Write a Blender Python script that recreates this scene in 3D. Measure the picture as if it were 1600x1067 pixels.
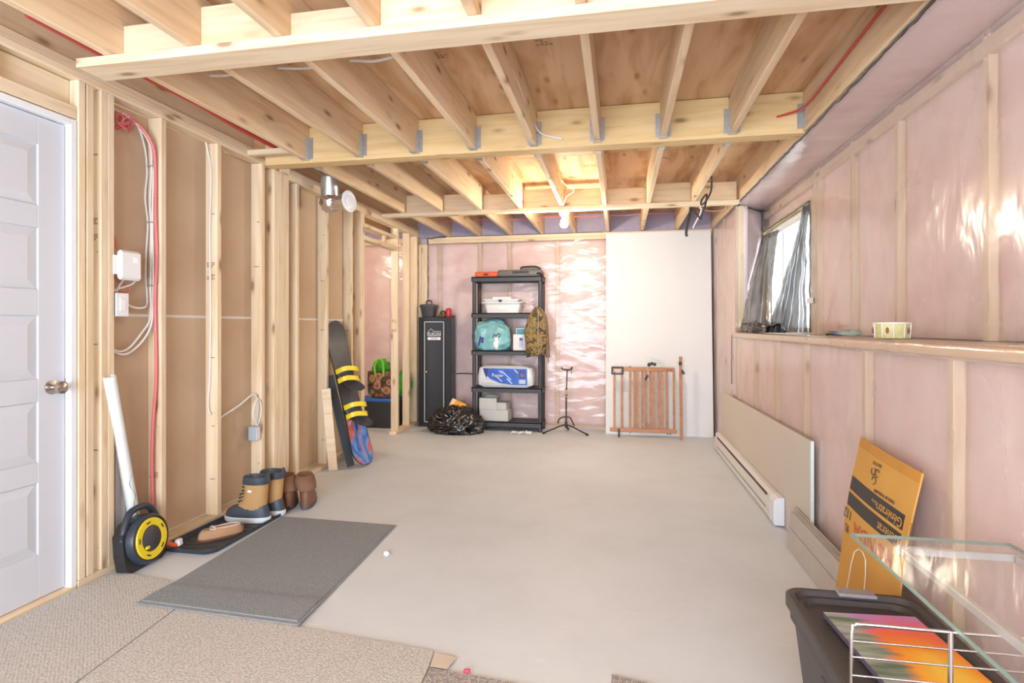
import bpy, math, random
from mathutils import Vector, Matrix, noise, Euler

random.seed(7)
SC = bpy.context.scene
COL = SC.collection
for o in list(bpy.data.objects):
    bpy.data.objects.remove(o)

# ------------------------------------------------------------------ camera
HCAM = 1.269
YAW = math.radians(10.892)
cam_d = bpy.data.cameras.new('camera')
cam = bpy.data.objects.new('camera', cam_d)
COL.objects.link(cam)
cam.location = (0, 0, HCAM)
cam.rotation_euler = (math.radians(90), 0, YAW)
cam_d.sensor_fit = 'HORIZONTAL'
cam_d.sensor_width = 36.0
cam_d.lens = 872.0 / 1600.0 * 36.0
cam_d.shift_y = -23.7 / 1600.0
cam_d.clip_start = 0.02
SC.camera = cam

# ------------------------------------------------------------------ world, light, exposure
world = bpy.data.worlds.new('sky')
SC.world = world
world.use_nodes = True
bg = world.node_tree.nodes['Background']
bg.inputs[0].default_value = (0.90, 0.95, 1.0, 1)
bg.inputs[1].default_value = 2.6

def area_light(name, loc, rot, sx, sy, watts, color):
    d = bpy.data.lights.new(name, 'AREA')
    d.shape = 'RECTANGLE'; d.size = sx; d.size_y = sy
    d.energy = watts; d.color = color
    o = bpy.data.objects.new(name, d); COL.objects.link(o)
    o.location = loc; o.rotation_euler = rot
    return o
# added soft fill in an assumed rear opening, out of view behind the camera
area_light('rear_fill_light', (-0.75, -2.9, 1.25), (math.radians(90), 0, 0), 3.4, 2.2, 190, (0.72, 0.86, 1.0))
# daylight through the basement window
area_light('window_daylight', (1.80, 5.2, 1.75), (0, math.radians(90), 0), 0.9, 1.2, 12, (0.90, 0.95, 1.0))

vs = SC.view_settings
vs.view_transform = 'Standard'
vs.look = 'None'
vs.gamma = 1.0
vs.use_curve_mapping = False
vs.exposure = 0.68

# ------------------------------------------------------------------ room constants
XL, XR, YB = -2.567, 1.053, 6.95
XU = 1.41            # upper right wall
ZJ = 2.44            # underside of joists
ZP = 2.675           # underside of the plywood
YBEAM = 3.603
YREAR = -2.6

# ------------------------------------------------------------------ materials
MATS = {}
def new_mat(name):
    m = bpy.data.materials.new(name); m.use_nodes = True
    nt = m.node_tree
    return m, nt, nt.nodes['Principled BSDF']

def simple(name, col, rough=0.6, metal=0.0, var=0.06, scale=12.0, bump=0.0, bscale=60.0, spec=0.5, trans=0.0, alpha=1.0, emit=None, es=0.0):
    if name in MATS: return MATS[name]
    m, nt, b = new_mat(name)
    tc = nt.nodes.new('ShaderNodeTexCoord')
    n = nt.nodes.new('ShaderNodeTexNoise'); n.inputs['Scale'].default_value = scale; n.inputs['Detail'].default_value = 4
    nt.links.new(tc.outputs['Object'], n.inputs['Vector'])
    mp = nt.nodes.new('ShaderNodeMapRange')
    mp.inputs[3].default_value = 1 - var * 2; mp.inputs[4].default_value = 1 + var * 2
    nt.links.new(n.outputs['Fac'], mp.inputs[0])
    mx = nt.nodes.new('ShaderNodeVectorMath'); mx.operation = 'SCALE'
    mx.inputs[0].default_value = col[:3]
    nt.links.new(mp.outputs[0], mx.inputs['Scale'])
    nt.links.new(mx.outputs[0], b.inputs['Base Color'])
    b.inputs['Roughness'].default_value = rough
    b.inputs['Metallic'].default_value = metal
    b.inputs['Specular IOR Level'].default_value = spec
    b.inputs['Transmission Weight'].default_value = trans
    b.inputs['Alpha'].default_value = alpha
    if emit:
        b.inputs['Emission Color'].default_value = (*emit, 1); b.inputs['Emission Strength'].default_value = es
    if bump:
        n2 = nt.nodes.new('ShaderNodeTexNoise'); n2.inputs['Scale'].default_value = bscale; n2.inputs['Detail'].default_value = 3
        nt.links.new(tc.outputs['Object'], n2.inputs['Vector'])
        bp = nt.nodes.new('ShaderNodeBump'); bp.inputs['Strength'].default_value = bump; bp.inputs['Distance'].default_value = 0.01
        nt.links.new(n2.outputs['Fac'], bp.inputs['Height']); nt.links.new(bp.outputs[0], b.inputs['Normal'])
    MATS[name] = m
    return m

def ramp(nt, fac, stops):
    r = nt.nodes.new('ShaderNodeValToRGB')
    el = r.color_ramp.elements
    while len(el) < len(stops): el.new(0.5)
    for e, (p, c) in zip(el, stops):
        e.position = p; e.color = (*c, 1)
    nt.links.new(fac, r.inputs[0])
    return r.outputs[0]

def wood(name, light, dark, knots=True, rough=0.65, gscale=(1.1, 14, 14), kcol=(0.25, 0.12, 0.05)):
    m, nt, b = new_mat(name)
    tc = nt.nodes.new('ShaderNodeTexCoord'); oi = nt.nodes.new('ShaderNodeObjectInfo')
    sc = nt.nodes.new('ShaderNodeMath'); sc.operation = 'MULTIPLY'; sc.inputs[1].default_value = 37.0
    nt.links.new(oi.outputs['Random'], sc.inputs[0])
    add = nt.nodes.new('ShaderNodeVectorMath'); add.operation = 'ADD'
    nt.links.new(tc.outputs['Object'], add.inputs[0]); nt.links.new(sc.outputs[0], add.inputs[1])
    mp = nt.nodes.new('ShaderNodeMapping'); mp.inputs['Scale'].default_value = gscale
    nt.links.new(add.outputs[0], mp.inputs['Vector'])
    n = nt.nodes.new('ShaderNodeTexNoise'); n.inputs['Scale'].default_value = 1.6; n.inputs['Detail'].default_value = 6; n.inputs['Distortion'].default_value = 0.6
    nt.links.new(mp.outputs[0], n.inputs['Vector'])
    c = ramp(nt, n.outputs['Fac'], [(0.3, dark), (0.55, light), (0.8, tuple(min(1, x * 1.06) for x in light))])
    # per board tint
    hv = nt.nodes.new('ShaderNodeHueSaturation')
    mr = nt.nodes.new('ShaderNodeMapRange'); mr.inputs[3].default_value = 0.90; mr.inputs[4].default_value = 1.06
    nt.links.new(oi.outputs['Random'], mr.inputs[0]); nt.links.new(mr.outputs[0], hv.inputs['Value'])
    nt.links.new(c, hv.inputs['Color'])
    out = hv.outputs[0]
    if knots:
        mp2 = nt.nodes.new('ShaderNodeMapping'); mp2.inputs['Scale'].default_value = (3.2, 9, 9)
        nt.links.new(add.outputs[0], mp2.inputs['Vector'])
        v = nt.nodes.new('ShaderNodeTexVoronoi'); v.inputs['Scale'].default_value = 1.0
        nt.links.new(mp2.outputs[0], v.inputs['Vector'])
        k = ramp(nt, v.outputs['Distance'], [(0.08, (1, 1, 1)), (0.15, (0.3, 0.3, 0.3)), (0.24, (0, 0, 0))])
        mx = nt.nodes.new('ShaderNodeMixRGB'); mx.inputs[2].default_value = (*kcol, 1)
        ml = nt.nodes.new('ShaderNodeMath'); ml.operation = 'MULTIPLY'; ml.inputs[1].default_value = 0.75
        nt.links.new(k, ml.inputs[0]); nt.links.new(ml.outputs[0], mx.inputs[0]); nt.links.new(out, mx.inputs[1])
        out = mx.outputs[0]
    nt.links.new(out, b.inputs['Base Color'])
    b.inputs['Roughness'].default_value = rough
    b.inputs['Specular IOR Level'].default_value = 0.25
    MATS[name] = m
    return m

W_STUD = wood('spruce_stud', (0.82, 0.67, 0.48), (0.72, 0.53, 0.33))
W_JOIST = wood('spruce_joist', (0.80, 0.61, 0.41), (0.70, 0.49, 0.29))
W_BEAM = wood('beam_lumber', (0.78, 0.56, 0.29), (0.68, 0.45, 0.20))
W_PLY = wood('plywood', (0.76, 0.50, 0.30), (0.52, 0.27, 0.12), knots=True, gscale=(0.9, 5, 5), kcol=(0.40, 0.17, 0.07))
W_GATE = wood('varnished_beech', (0.50, 0.24, 0.12), (0.40, 0.17, 0.08), knots=False, rough=0.4)
W_CARD = simple('cardboard', (0.62, 0.33, 0.075), 0.8, var=0.05, scale=5)
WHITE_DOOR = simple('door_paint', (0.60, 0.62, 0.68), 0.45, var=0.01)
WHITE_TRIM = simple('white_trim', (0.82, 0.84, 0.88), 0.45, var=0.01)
WHITE_PL = simple('white_plastic', (0.80, 0.80, 0.82), 0.35, var=0.01)
WHITE_CABLE = simple('white_cable_jacket', (0.80, 0.78, 0.76), 0.4, var=0.02)
PINK_CABLE = simple('pink_cable_jacket', (0.72, 0.16, 0.17), 0.4, var=0.03)
RED_CABLE = simple('red_cable_jacket', (0.55, 0.06, 0.05), 0.4, var=0.03)
BLACK_PL = simple('black_plastic', (0.022, 0.022, 0.026), 0.42, var=0.1)
DARK_PL = simple('charcoal_plastic', (0.055, 0.055, 0.066), 0.5, var=0.08)
NAVY_PL = simple('blue_black_plastic', (0.03, 0.04, 0.06), 0.4, var=0.08)
TOTE_PL = simple('tote_plastic', (0.05, 0.045, 0.045), 0.45, var=0.06, bump=0.05, bscale=300)
YELLOW = simple('yellow_plastic', (0.85, 0.66, 0.02), 0.4, var=0.02)
STEEL = simple('galvanised_steel', (0.62, 0.66, 0.70), 0.32, metal=0.85, var=0.12, scale=40)
CHROME = simple('chrome_wire', (0.72, 0.68, 0.66), 0.18, metal=1.0, var=0.03)
NICKEL = simple('brushed_nickel', (0.55, 0.50, 0.45), 0.25, metal=1.0, var=0.03)
FOIL = simple('duct_foil', (0.78, 0.78, 0.80), 0.22, metal=1.0, var=0.1, scale=30, bump=0.6, bscale=45)
CAULK = simple('black_sealant', (0.05, 0.05, 0.055), 0.35, var=0.3, scale=30)
GRAY_PL = simple('grey_plastic', (0.42, 0.50, 0.56), 0.4, var=0.02)
LAVENDER = simple('rim_foam_board', (0.42, 0.38, 0.52), 0.7, var=0.08)
ORANGE = simple('orange_plastic', (0.75, 0.11, 0.025), 0.45, var=0.05)
RED = simple('red_can_paint', (0.55, 0.03, 0.05), 0.3, var=0.04)
PAPER_W = simple('white_paper', (0.80, 0.80, 0.80), 0.7, var=0.03)
GREY_BOX = simple('pale_grey_carton', (0.58, 0.58, 0.57), 0.7, var=0.05)
BLUE_PRINT = simple('blue_print', (0.02, 0.10, 0.52), 0.3, var=0.35, scale=9)
NAVY_PRINT = simple('navy_print', (0.03, 0.03, 0.22), 0.3, var=0.1)
BLUE_LID = simple('blue_lid_plastic', (0.02, 0.14, 0.52), 0.4, var=0.05)
GREEN = simple('green_fabric', (0.06, 0.36, 0.03), 0.6, var=0.15)
GREEN_L = simple('light_green_strap', (0.20, 0.62, 0.04), 0.6, var=0.05)
TEAL = simple('teal_bag_film', (0.22, 0.50, 0.54), 0.25, var=0.18, scale=14, bump=0.5, bscale=30)
BAG_BLACK = simple('black_bag_film', (0.012, 0.012, 0.014), 0.16, var=0.2, bump=0.9, bscale=22, spec=0.9)
BOOT_TAN = simple('tan_nubuck', (0.50, 0.29, 0.12), 0.75, var=0.08)
BOOT_NAVY = simple('dark_rubber', (0.05, 0.065, 0.085), 0.45, var=0.06)
BOOT_BRN = simple('brown_leather', (0.20, 0.085, 0.045), 0.42, var=0.15)
SHOE_TAN = simple('tan_suede', (0.42, 0.25, 0.14), 0.8, var=0.1)
FLEECE = simple('cream_fleece', (0.62, 0.50, 0.42), 0.95, var=0.12, bump=0.6, bscale=120)
INK = simple('black_ink', (0.055, 0.05, 0.05), 0.7, var=0.0)
RED_INK = simple('red_ink', (0.55, 0.10, 0.04), 0.7, var=0.0)
WHITE_INK = simple('white_ink', (0.85, 0.85, 0.88), 0.6, var=0.0)
STAMP = simple('lumber_stamp_ink', (0.30, 0.19, 0.11), 0.8, var=0.2, scale=80)
TAPE = simple('pale_joint_tape', (0.72, 0.68, 0.64), 0.8, var=0.03)
GYP_EDGE = simple('gypsum_white', (0.62, 0.60, 0.57), 0.85, var=0.02)
BOARD_W = simple('white_panel_face', (0.78, 0.785, 0.80), 0.6, var=0.02, scale=2)
GYP_FACE = simple('ivory_gypsum_face', (0.62, 0.56, 0.50), 0.85, var=0.02, scale=3)
PANEL_G = simple('grey_panel_board', (0.50, 0.46, 0.43), 0.7, var=0.05)
HEATER_W = simple('heater_enamel', (0.74, 0.72, 0.70), 0.4, var=0.01)
HEATER_END = simple('heater_end_enamel', (0.76, 0.79, 0.85), 0.35, var=0.01)
CERAMIC = simple('mint_card_print', (0.62, 0.58, 0.28), 0.5, var=0.18, scale=30)
BLUE_GRIP = simple('blue_grip', (0.03, 0.14, 0.60), 0.4, var=0.02)
MINT_FILM = simple('clear_bag_film', (0.45, 0.62, 0.55), 0.15, var=0.15, scale=30, alpha=0.55, bump=0.6, bscale=90)
CLEAR_FILM = simple('clear_baggie', (0.72, 0.78, 0.76), 0.15, var=0.1, scale=30, alpha=0.45, bump=0.5, bscale=60)
VINYL = simple('white_vinyl', (0.82, 0.84, 0.86), 0.4, var=0.01)
FRAME_WOOD = wood('pale_window_buck', (0.74, 0.62, 0.36), (0.60, 0.45, 0.22), knots=False)
BROWN_STRAP = simple('brown_strap', (0.20, 0.11, 0.06), 0.7, var=0.1)
PINK_BIT = simple('pink_plastic', (0.62, 0.06, 0.14), 0.4, var=0.03)
MASK_TAPE = simple('masking_tape', (0.62, 0.53, 0.44), 0.7, var=0.04)
CARPET_BACK = simple('carpet_backing', (0.55, 0.40, 0.27), 0.9, var=0.1)

def floor_mat():
    m, nt, b = new_mat('painted_concrete')
    tc = nt.nodes.new('ShaderNodeTexCoord')
    n = nt.nodes.new('ShaderNodeTexNoise'); n.inputs['Scale'].default_value = 1.3; n.inputs['Detail'].default_value = 8; n.inputs['Roughness'].default_value = 0.65
    nt.links.new(tc.outputs['Object'], n.inputs['Vector'])
    c = ramp(nt, n.outputs['Fac'], [(0.3, (0.61, 0.655, 0.71)), (0.5, (0.66, 0.71, 0.77)), (0.7, (0.70, 0.75, 0.81))])
    n2 = nt.nodes.new('ShaderNodeTexNoise'); n2.inputs['Scale'].default_value = 9; n2.inputs['Detail'].default_value = 8
    mpx = nt.nodes.new('ShaderNodeMapping'); mpx.inputs['Scale'].default_value = (1, 3, 1); mpx.inputs['Rotation'].default_value = (0, 0, 0.3)
    nt.links.new(tc.outputs['Object'], mpx.inputs['Vector']); nt.links.new(mpx.outputs[0], n2.inputs['Vector'])
    f = ramp(nt, n2.outputs['Fac'], [(0.62, (0, 0, 0)), (0.75, (0.4, 0.4, 0.4))])
    mx = nt.nodes.new('ShaderNodeMixRGB'); mx.inputs[2].default_value = (0.78, 0.80, 0.83, 1)
    nt.links.new(f, mx.inputs[0]); nt.links.new(c, mx.inputs[1])
    nt.links.new(mx.outputs[0], b.inputs['Base Color'])
    b.inputs['Roughness'].default_value = 0.5
    b.inputs['Specular IOR Level'].default_value = 0.35
    bp = nt.nodes.new('ShaderNodeBump'); bp.inputs['Strength'].default_value = 0.08; bp.inputs['Distance'].default_value = 0.01
    nt.links.new(n2.outputs['Fac'], bp.inputs['Height']); nt.links.new(bp.outputs[0], b.inputs['Normal'])
    return m
FLOOR = floor_mat()

def paper_mat():
    m, nt, b = new_mat('drywall_back_paper')
    tc = nt.nodes.new('ShaderNodeTexCoord')
    n = nt.nodes.new('ShaderNodeTexNoise'); n.inputs['Scale'].default_value = 2.2; n.inputs['Detail'].default_value = 5
    nt.links.new(tc.outputs['Object'], n.inputs['Vector'])
    c = ramp(nt, n.outputs['Fac'], [(0.3, (0.52, 0.37, 0.25)), (0.7, (0.60, 0.45, 0.32))])
    nt.links.new(c, b.inputs['Base Color']); b.inputs['Roughness'].default_value = 0.9
    b.inputs['Specular IOR Level'].default_value = 0.15
    return m
PAPER = paper_mat()

def pink_mat():
    m, nt, b = new_mat('pink_glass_fibre')
    tc = nt.nodes.new('ShaderNodeTexCoord'); oi = nt.nodes.new('ShaderNodeObjectInfo')
    add = nt.nodes.new('ShaderNodeVectorMath'); add.operation = 'ADD'
    sc = nt.nodes.new('ShaderNodeMath'); sc.operation = 'MULTIPLY'; sc.inputs[1].default_value = 19.0
    nt.links.new(oi.outputs['Random'], sc.inputs[0])
    nt.links.new(tc.outputs['Object'], add.inputs[0]); nt.links.new(sc.outputs[0], add.inputs[1])
    n = nt.nodes.new('ShaderNodeTexNoise'); n.inputs['Scale'].default_value = 3.5; n.inputs['Detail'].default_value = 9; n.inputs['Roughness'].default_value = 0.62
    nt.links.new(add.outputs[0], n.inputs['Vector'])
    c = ramp(nt, n.outputs['Fac'], [(0.32, (0.84, 0.60, 0.61)), (0.5, (0.92, 0.73, 0.72)), (0.68, (0.95, 0.82, 0.80))])
    nt.links.new(c, b.inputs['Base Color']); b.inputs['Roughness'].default_value = 0.95
    b.inputs['Specular IOR Level'].default_value = 0.05
    return m
PINK = pink_mat()

def film_mat(name, tint=(0.81, 0.69, 0.67), solid=0.36, rough=0.18, stretch=(0.8, 1.4, 0.6), bstr=0.42, gloss=0.05):
    m, nt, b = new_mat(name)
    out = nt.nodes['Material Output']
    tc = nt.nodes.new('ShaderNodeTexCoord')
    mp = nt.nodes.new('ShaderNodeMapping'); mp.inputs['Scale'].default_value = stretch; mp.inputs['Rotation'].default_value = (0.5, 0.4, 0.3)
    nt.links.new(tc.outputs['Object'], mp.inputs['Vector'])
    n = nt.nodes.new('ShaderNodeTexNoise'); n.inputs['Scale'].default_value = 4.5; n.inputs['Detail'].default_value = 2.5; n.inputs['Distortion'].default_value = 0.5
    nt.links.new(mp.outputs[0], n.inputs['Vector'])
    n3 = nt.nodes.new('ShaderNodeTexNoise'); n3.inputs['Scale'].default_value = 1.6; n3.inputs['Detail'].default_value = 3
    nt.links.new(tc.outputs['Object'], n3.inputs['Vector'])
    ab = nt.nodes.new('ShaderNodeMath'); ab.operation = 'MULTIPLY'
    nt.links.new(n.outputs['Fac'], ab.inputs[0]); nt.links.new(n3.outputs['Fac'], ab.inputs[1])
    bp = nt.nodes.new('ShaderNodeBump'); bp.inputs['Strength'].default_value = bstr; bp.inputs['Distance'].default_value = 0.035
    nt.links.new(ab.outputs[0], bp.inputs['Height'])
    b.inputs['Base Color'].default_value = (*tint, 1)
    b.inputs['Roughness'].default_value = rough
    b.inputs['Specular IOR Level'].default_value = 0.9
    nt.links.new(bp.outputs[0], b.inputs['Normal'])
    tr = nt.nodes.new('ShaderNodeBsdfTransparent'); tr.inputs[0].default_value = (0.97, 0.95, 0.94, 1)
    ms = nt.nodes.new('ShaderNodeMixShader')
    fc = nt.nodes.new('ShaderNodeMapRange'); fc.inputs[1].default_value = 0.35; fc.inputs[2].default_value = 0.75
    fc.inputs[3].default_value = solid - 0.03; fc.inputs[4].default_value = solid + 0.05
    nt.links.new(n.outputs['Fac'], fc.inputs[0])
    nt.links.new(fc.outputs[0], ms.inputs[0])
    nt.links.new(tr.outputs[0], ms.inputs[1]); nt.links.new(b.outputs[0], ms.inputs[2])
    gl = nt.nodes.new('ShaderNodeBsdfGlossy'); gl.inputs['Roughness'].default_value = rough * 0.8
    nt.links.new(bp.outputs[0], gl.inputs['Normal'])
    lw = nt.nodes.new('ShaderNodeLayerWeight'); lw.inputs['Blend'].default_value = 0.5
    pw = nt.nodes.new('ShaderNodeMath'); pw.operation = 'POWER'; pw.inputs[1].default_value = 5.0
    nt.links.new(lw.outputs['Facing'], pw.inputs[0])
    fa = nt.nodes.new('ShaderNodeMath'); fa.operation = 'MULTIPLY_ADD'; fa.inputs[1].default_value = 0.35; fa.inputs[2].default_value = gloss
    nt.links.new(pw.outputs[0], fa.inputs[0])
    m2 = nt.nodes.new('ShaderNodeMixShader')
    nt.links.new(fa.outputs[0], m2.inputs[0]); nt.links.new(ms.outputs[0], m2.inputs[1]); nt.links.new(gl.outputs[0], m2.inputs[2])
    nt.links.new(m2.outputs[0], out.inputs['Surface'])
    return m
FILM = film_mat('poly_vapour_film')
FILM_B = film_mat('poly_vapour_film_back', tint=(0.78, 0.63, 0.62), solid=0.28, stretch=(0.8, 1.0, 1.9), bstr=0.6, rough=0.18, gloss=0.016)
DRAPE = film_mat('dark_poly_drape', tint=(0.10, 0.095, 0.095), solid=0.90, rough=0.22, stretch=(3, 3, 0.6), bstr=0.6)

def glass_mat():
    m, nt, b = new_mat('clear_table_glass')
    out = nt.nodes['Material Output']
    g = nt.nodes.new('ShaderNodeBsdfGlossy'); g.inputs['Roughness'].default_value = 0.02
    tr = nt.nodes.new('ShaderNodeBsdfTransparent'); tr.inputs[0].default_value = (0.96, 0.99, 0.98, 1)
    lw = nt.nodes.new('ShaderNodeLayerWeight'); lw.inputs['Blend'].default_value = 0.5
    pw = nt.nodes.new('ShaderNodeMath'); pw.operation = 'POWER'; pw.inputs[1].default_value = 4.0
    nt.links.new(lw.outputs['Facing'], pw.inputs[0])
    fr = nt.nodes.new('ShaderNodeMath'); fr.operation = 'MULTIPLY_ADD'; fr.inputs[1].default_value = 0.9; fr.inputs[2].default_value = 0.05
    nt.links.new(pw.outputs[0], fr.inputs[0])
    ms = nt.nodes.new('ShaderNodeMixShader')
    nt.links.new(fr.outputs[0], ms.inputs[0]); nt.links.new(tr.outputs[0], ms.inputs[1]); nt.links.new(g.outputs[0], ms.inputs[2])
    nt.links.new(ms.outputs[0], out.inputs['Surface'])
    return m
GLASS = glass_mat()
GLASS_EDGE = simple('green_glass_edge', (0.22, 0.34, 0.30), 0.15, var=0.02)

def woven_mat(name, a, b_, scale, stretch=(1, 1, 1), bstr=0.35, rot=0.0, pattern=False):
    m, nt, b = new_mat(name)
    tc = nt.nodes.new('ShaderNodeTexCoord')
    mp = nt.nodes.new('ShaderNodeMapping'); mp.inputs['Scale'].default_value = stretch; mp.inputs['Rotation'].default_value = (0, 0, rot)
    nt.links.new(tc.outputs['Object'], mp.inputs['Vector'])
    v = nt.nodes.new('ShaderNodeTexVoronoi'); v.inputs['Scale'].default_value = scale; v.inputs['Randomness'].default_value = 0.55
    nt.links.new(mp.outputs[0], v.inputs['Vector'])
    c = ramp(nt, v.outputs['Distance'], [(0.15, a), (0.6, b_)])
    if pattern:
        w = nt.nodes.new('ShaderNodeTexVoronoi'); w.feature = 'DISTANCE_TO_EDGE'; w.inputs['Scale'].default_value = 17
        nt.links.new(tc.outputs['Object'], w.inputs['Vector'])
        f = ramp(nt, w.outputs['Distance'], [(0.03, (0.55, 0.55, 0.55)), (0.09, (0, 0, 0))])
        mx = nt.nodes.new('ShaderNodeMixRGB'); mx.inputs[2].default_value = (*[x * 0.72 for x in a], 1)
        nt.links.new(f, mx.inputs[0]); nt.links.new(c, mx.inputs[1]); c = mx.outputs[0]
    nt.links.new(c, b.inputs['Base Color']); b.inputs['Roughness'].default_value = 0.95
    b.inputs['Specular IOR Level'].default_value = 0.1
    bp = nt.nodes.new('ShaderNodeBump'); bp.inputs['Strength'].default_value = bstr; bp.inputs['Distance'].default_value = 0.006; bp.invert = True
    nt.links.new(v.outputs['Distance'], bp.inputs['Height']); nt.links.new(bp.outputs[0], b.inputs['Normal'])
    return m
CARPET_A = woven_mat('beige_loop_carpet', (0.66, 0.645, 0.63), (0.45, 0.43, 0.41), 120, (1.0, 0.6, 1), rot=0.5)
CARPET_B = woven_mat('beige_loop_carpet_turned', (0.68, 0.665, 0.65), (0.45, 0.43, 0.41), 120, (0.6, 1.0, 1), rot=0.15)
CARPET_C = woven_mat('grey_loop_carpet', (0.60, 0.57, 0.55), (0.30, 0.27, 0.26), 110)
MAT_PILE = woven_mat('grey_ribbed_mat', (0.42, 0.455, 0.48), (0.27, 0.29, 0.31), 170, (1, 1, 1), 0.8, pattern=True)
MAT_EDGE = simple('mat_rubber_edge', (0.28, 0.30, 0.32), 0.7, var=0.08)

def camo_mat():
    m, nt, b = new_mat('camouflage_cloth')
    tc = nt.nodes.new('ShaderNodeTexCoord')
    n = nt.nodes.new('ShaderNodeTexNoise'); n.inputs['Scale'].default_value = 15; n.inputs['Detail'].default_value = 2; n.inputs['Distortion'].default_value = 1.2
    nt.links.new(tc.outputs['Object'], n.inputs['Vector'])
    r = nt.nodes.new('ShaderNodeValToRGB'); r.color_ramp.interpolation = 'CONSTANT'
    st = [(0.0, (0.05, 0.045, 0.03)), (0.42, (0.16, 0.10, 0.04)), (0.48, (0.34, 0.22, 0.085)), (0.56, (0.13, 0.12, 0.05)), (0.62, (0.26, 0.16, 0.06))]
    el = r.color_ramp.elements
    while len(el) < len(st): el.new(0.5)
    for e, (p, c) in zip(el, st): e.position = p; e.color = (*c, 1)
    nt.links.new(n.outputs['Fac'], r.inputs[0]); nt.links.new(r.outputs[0], b.inputs['Base Color'])
    b.inputs['Roughness'].default_value = 0.9
    return m
CAMO = camo_mat()

def painting_mat():
    m, nt, b = new_mat('painted_canvas_face')
    tc = nt.nodes.new('ShaderNodeTexCoord')
    n = nt.nodes.new('ShaderNodeTexNoise'); n.inputs['Scale'].default_value = 6; n.inputs['Detail'].default_value = 5
    mpn = nt.nodes.new('ShaderNodeMapping'); mpn.inputs['Scale'].default_value = (0.6, 5, 1)
    nt.links.new(tc.outputs['Object'], mpn.inputs['Vector']); nt.links.new(mpn.outputs[0], n.inputs['Vector'])
    mp = nt.nodes.new('ShaderNodeMapping'); mp.inputs['Location'].default_value = (-0.045, 0.05, 0); mp.inputs['Scale'].default_value = (1, 0.78, 0)
    nt.links.new(tc.outputs['Object'], mp.inputs['Vector'])
    ln = nt.nodes.new('ShaderNodeVectorMath'); ln.operation = 'LENGTH'
    nt.links.new(mp.outputs[0], ln.inputs[0])
    n2 = nt.nodes.new('ShaderNodeTexNoise'); n2.inputs['Scale'].default_value = 9; nt.links.new(tc.outputs['Object'], n2.inputs['Vector'])
    ad = nt.nodes.new('ShaderNodeMath'); ad.operation = 'MULTIPLY_ADD'; ad.inputs[1].default_value = 0.08
    nt.links.new(n2.outputs['Fac'], ad.inputs[0]); nt.links.new(ln.outputs['Value'], ad.inputs[2])
    c = ramp(nt, ad.outputs[0], [(0.07, (0.95, 0.60, 0.06)), (0.13, (0.90, 0.30, 0.02)), (0.19, (0.85, 0.16, 0.06)), (0.225, (0.72, 0.16, 0.26)), (0.27, (0.50, 0.24, 0.55)), (0.34, (0.45, 0.26, 0.60))])
    sx = nt.nodes.new('ShaderNodeSeparateXYZ'); nt.links.new(tc.outputs['Object'], sx.inputs[0])
    ad2 = nt.nodes.new('ShaderNodeMath'); ad2.operation = 'MULTIPLY_ADD'; ad2.inputs[1].default_value = 0.22
    nt.links.new(n.outputs['Fac'], ad2.inputs[0]); nt.links.new(sx.outputs['X'], ad2.inputs[2])
    f = ramp(nt, ad2.outputs[0], [(0.035, (1, 1, 1)), (0.075, (0, 0, 0))])
    g = ramp(nt, n.outputs['Fac'], [(0.35, (0.10, 0.15, 0.11)), (0.5, (0.30, 0.36, 0.28)), (0.65, (0.48, 0.45, 0.58))])
    mx = nt.nodes.new('ShaderNodeMixRGB')
    nt.links.new(f, mx.inputs[0]); nt.links.new(c, mx.inputs[1]); nt.links.new(g, mx.inputs[2])
    nt.links.new(mx.outputs[0], b.inputs['Base Color']); b.inputs['Roughness'].default_value = 0.5
    return m
PAINTING = painting_mat()

def board_art_mat():
    m, nt, b = new_mat('snowboard_graphic')
    tc = nt.nodes.new('ShaderNodeTexCoord')
    mp = nt.nodes.new('ShaderNodeMapping'); mp.inputs['Scale'].default_value = (9, 1, 3.2)
    nt.links.new(tc.outputs['Object'], mp.inputs['Vector'])
    n = nt.nodes.new('ShaderNodeTexNoise'); n.inputs['Scale'].default_value = 1.3; n.inputs['Detail'].default_value = 3; n.inputs['Distortion'].default_value = 0.8
    nt.links.new(mp.outputs[0], n.inputs['Vector'])
    c = ramp(nt, n.outputs['Fac'], [(0.34, (0.02, 0.05, 0.16)), (0.42, (0.05, 0.17, 0.50)), (0.50, (0.16, 0.30, 0.58)), (0.55, (0.55, 0.10, 0.08)), (0.62, (0.62, 0.16, 0.12)), (0.70, (0.60, 0.66, 0.72))])
    nt.links.new(c, b.inputs['Base Color']); b.inputs['Roughness'].default_value = 0.3
    return m
BOARD_ART = board_art_mat()

def produce_mat():
    m, nt, b = new_mat('produce_printed_bag')
    tc = nt.nodes.new('ShaderNodeTexCoord')
    v = nt.nodes.new('ShaderNodeTexVoronoi'); v.inputs['Scale'].default_value = 14
    nt.links.new(tc.outputs['Object'], v.inputs['Vector'])
    sp = nt.nodes.new('ShaderNodeSeparateColor'); nt.links.new(v.outputs['Color'], sp.inputs[0])
    c = ramp(nt, sp.outputs[0], [(0.1, (0.10, 0.05, 0.02)), (0.3, (0.40, 0.10, 0.05)), (0.5, (0.16, 0.20, 0.05)), (0.7, (0.45, 0.33, 0.18)), (0.9, (0.32, 0.24, 0.34))])
    d = ramp(nt, v.outputs['Distance'], [(0.25, (1, 1, 1)), (0.6, (0.25, 0.2, 0.15))])
    mx = nt.nodes.new('ShaderNodeMixRGB'); mx.blend_type = 'MULTIPLY'; mx.inputs[0].default_value = 1
    nt.links.new(c, mx.inputs[1]); nt.links.new(d, mx.inputs[2])
    nt.links.new(mx.outputs[0], b.inputs['Base Color']); b.inputs['Roughness'].default_value = 0.5
    return m
PRODUCE = produce_mat()

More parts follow.
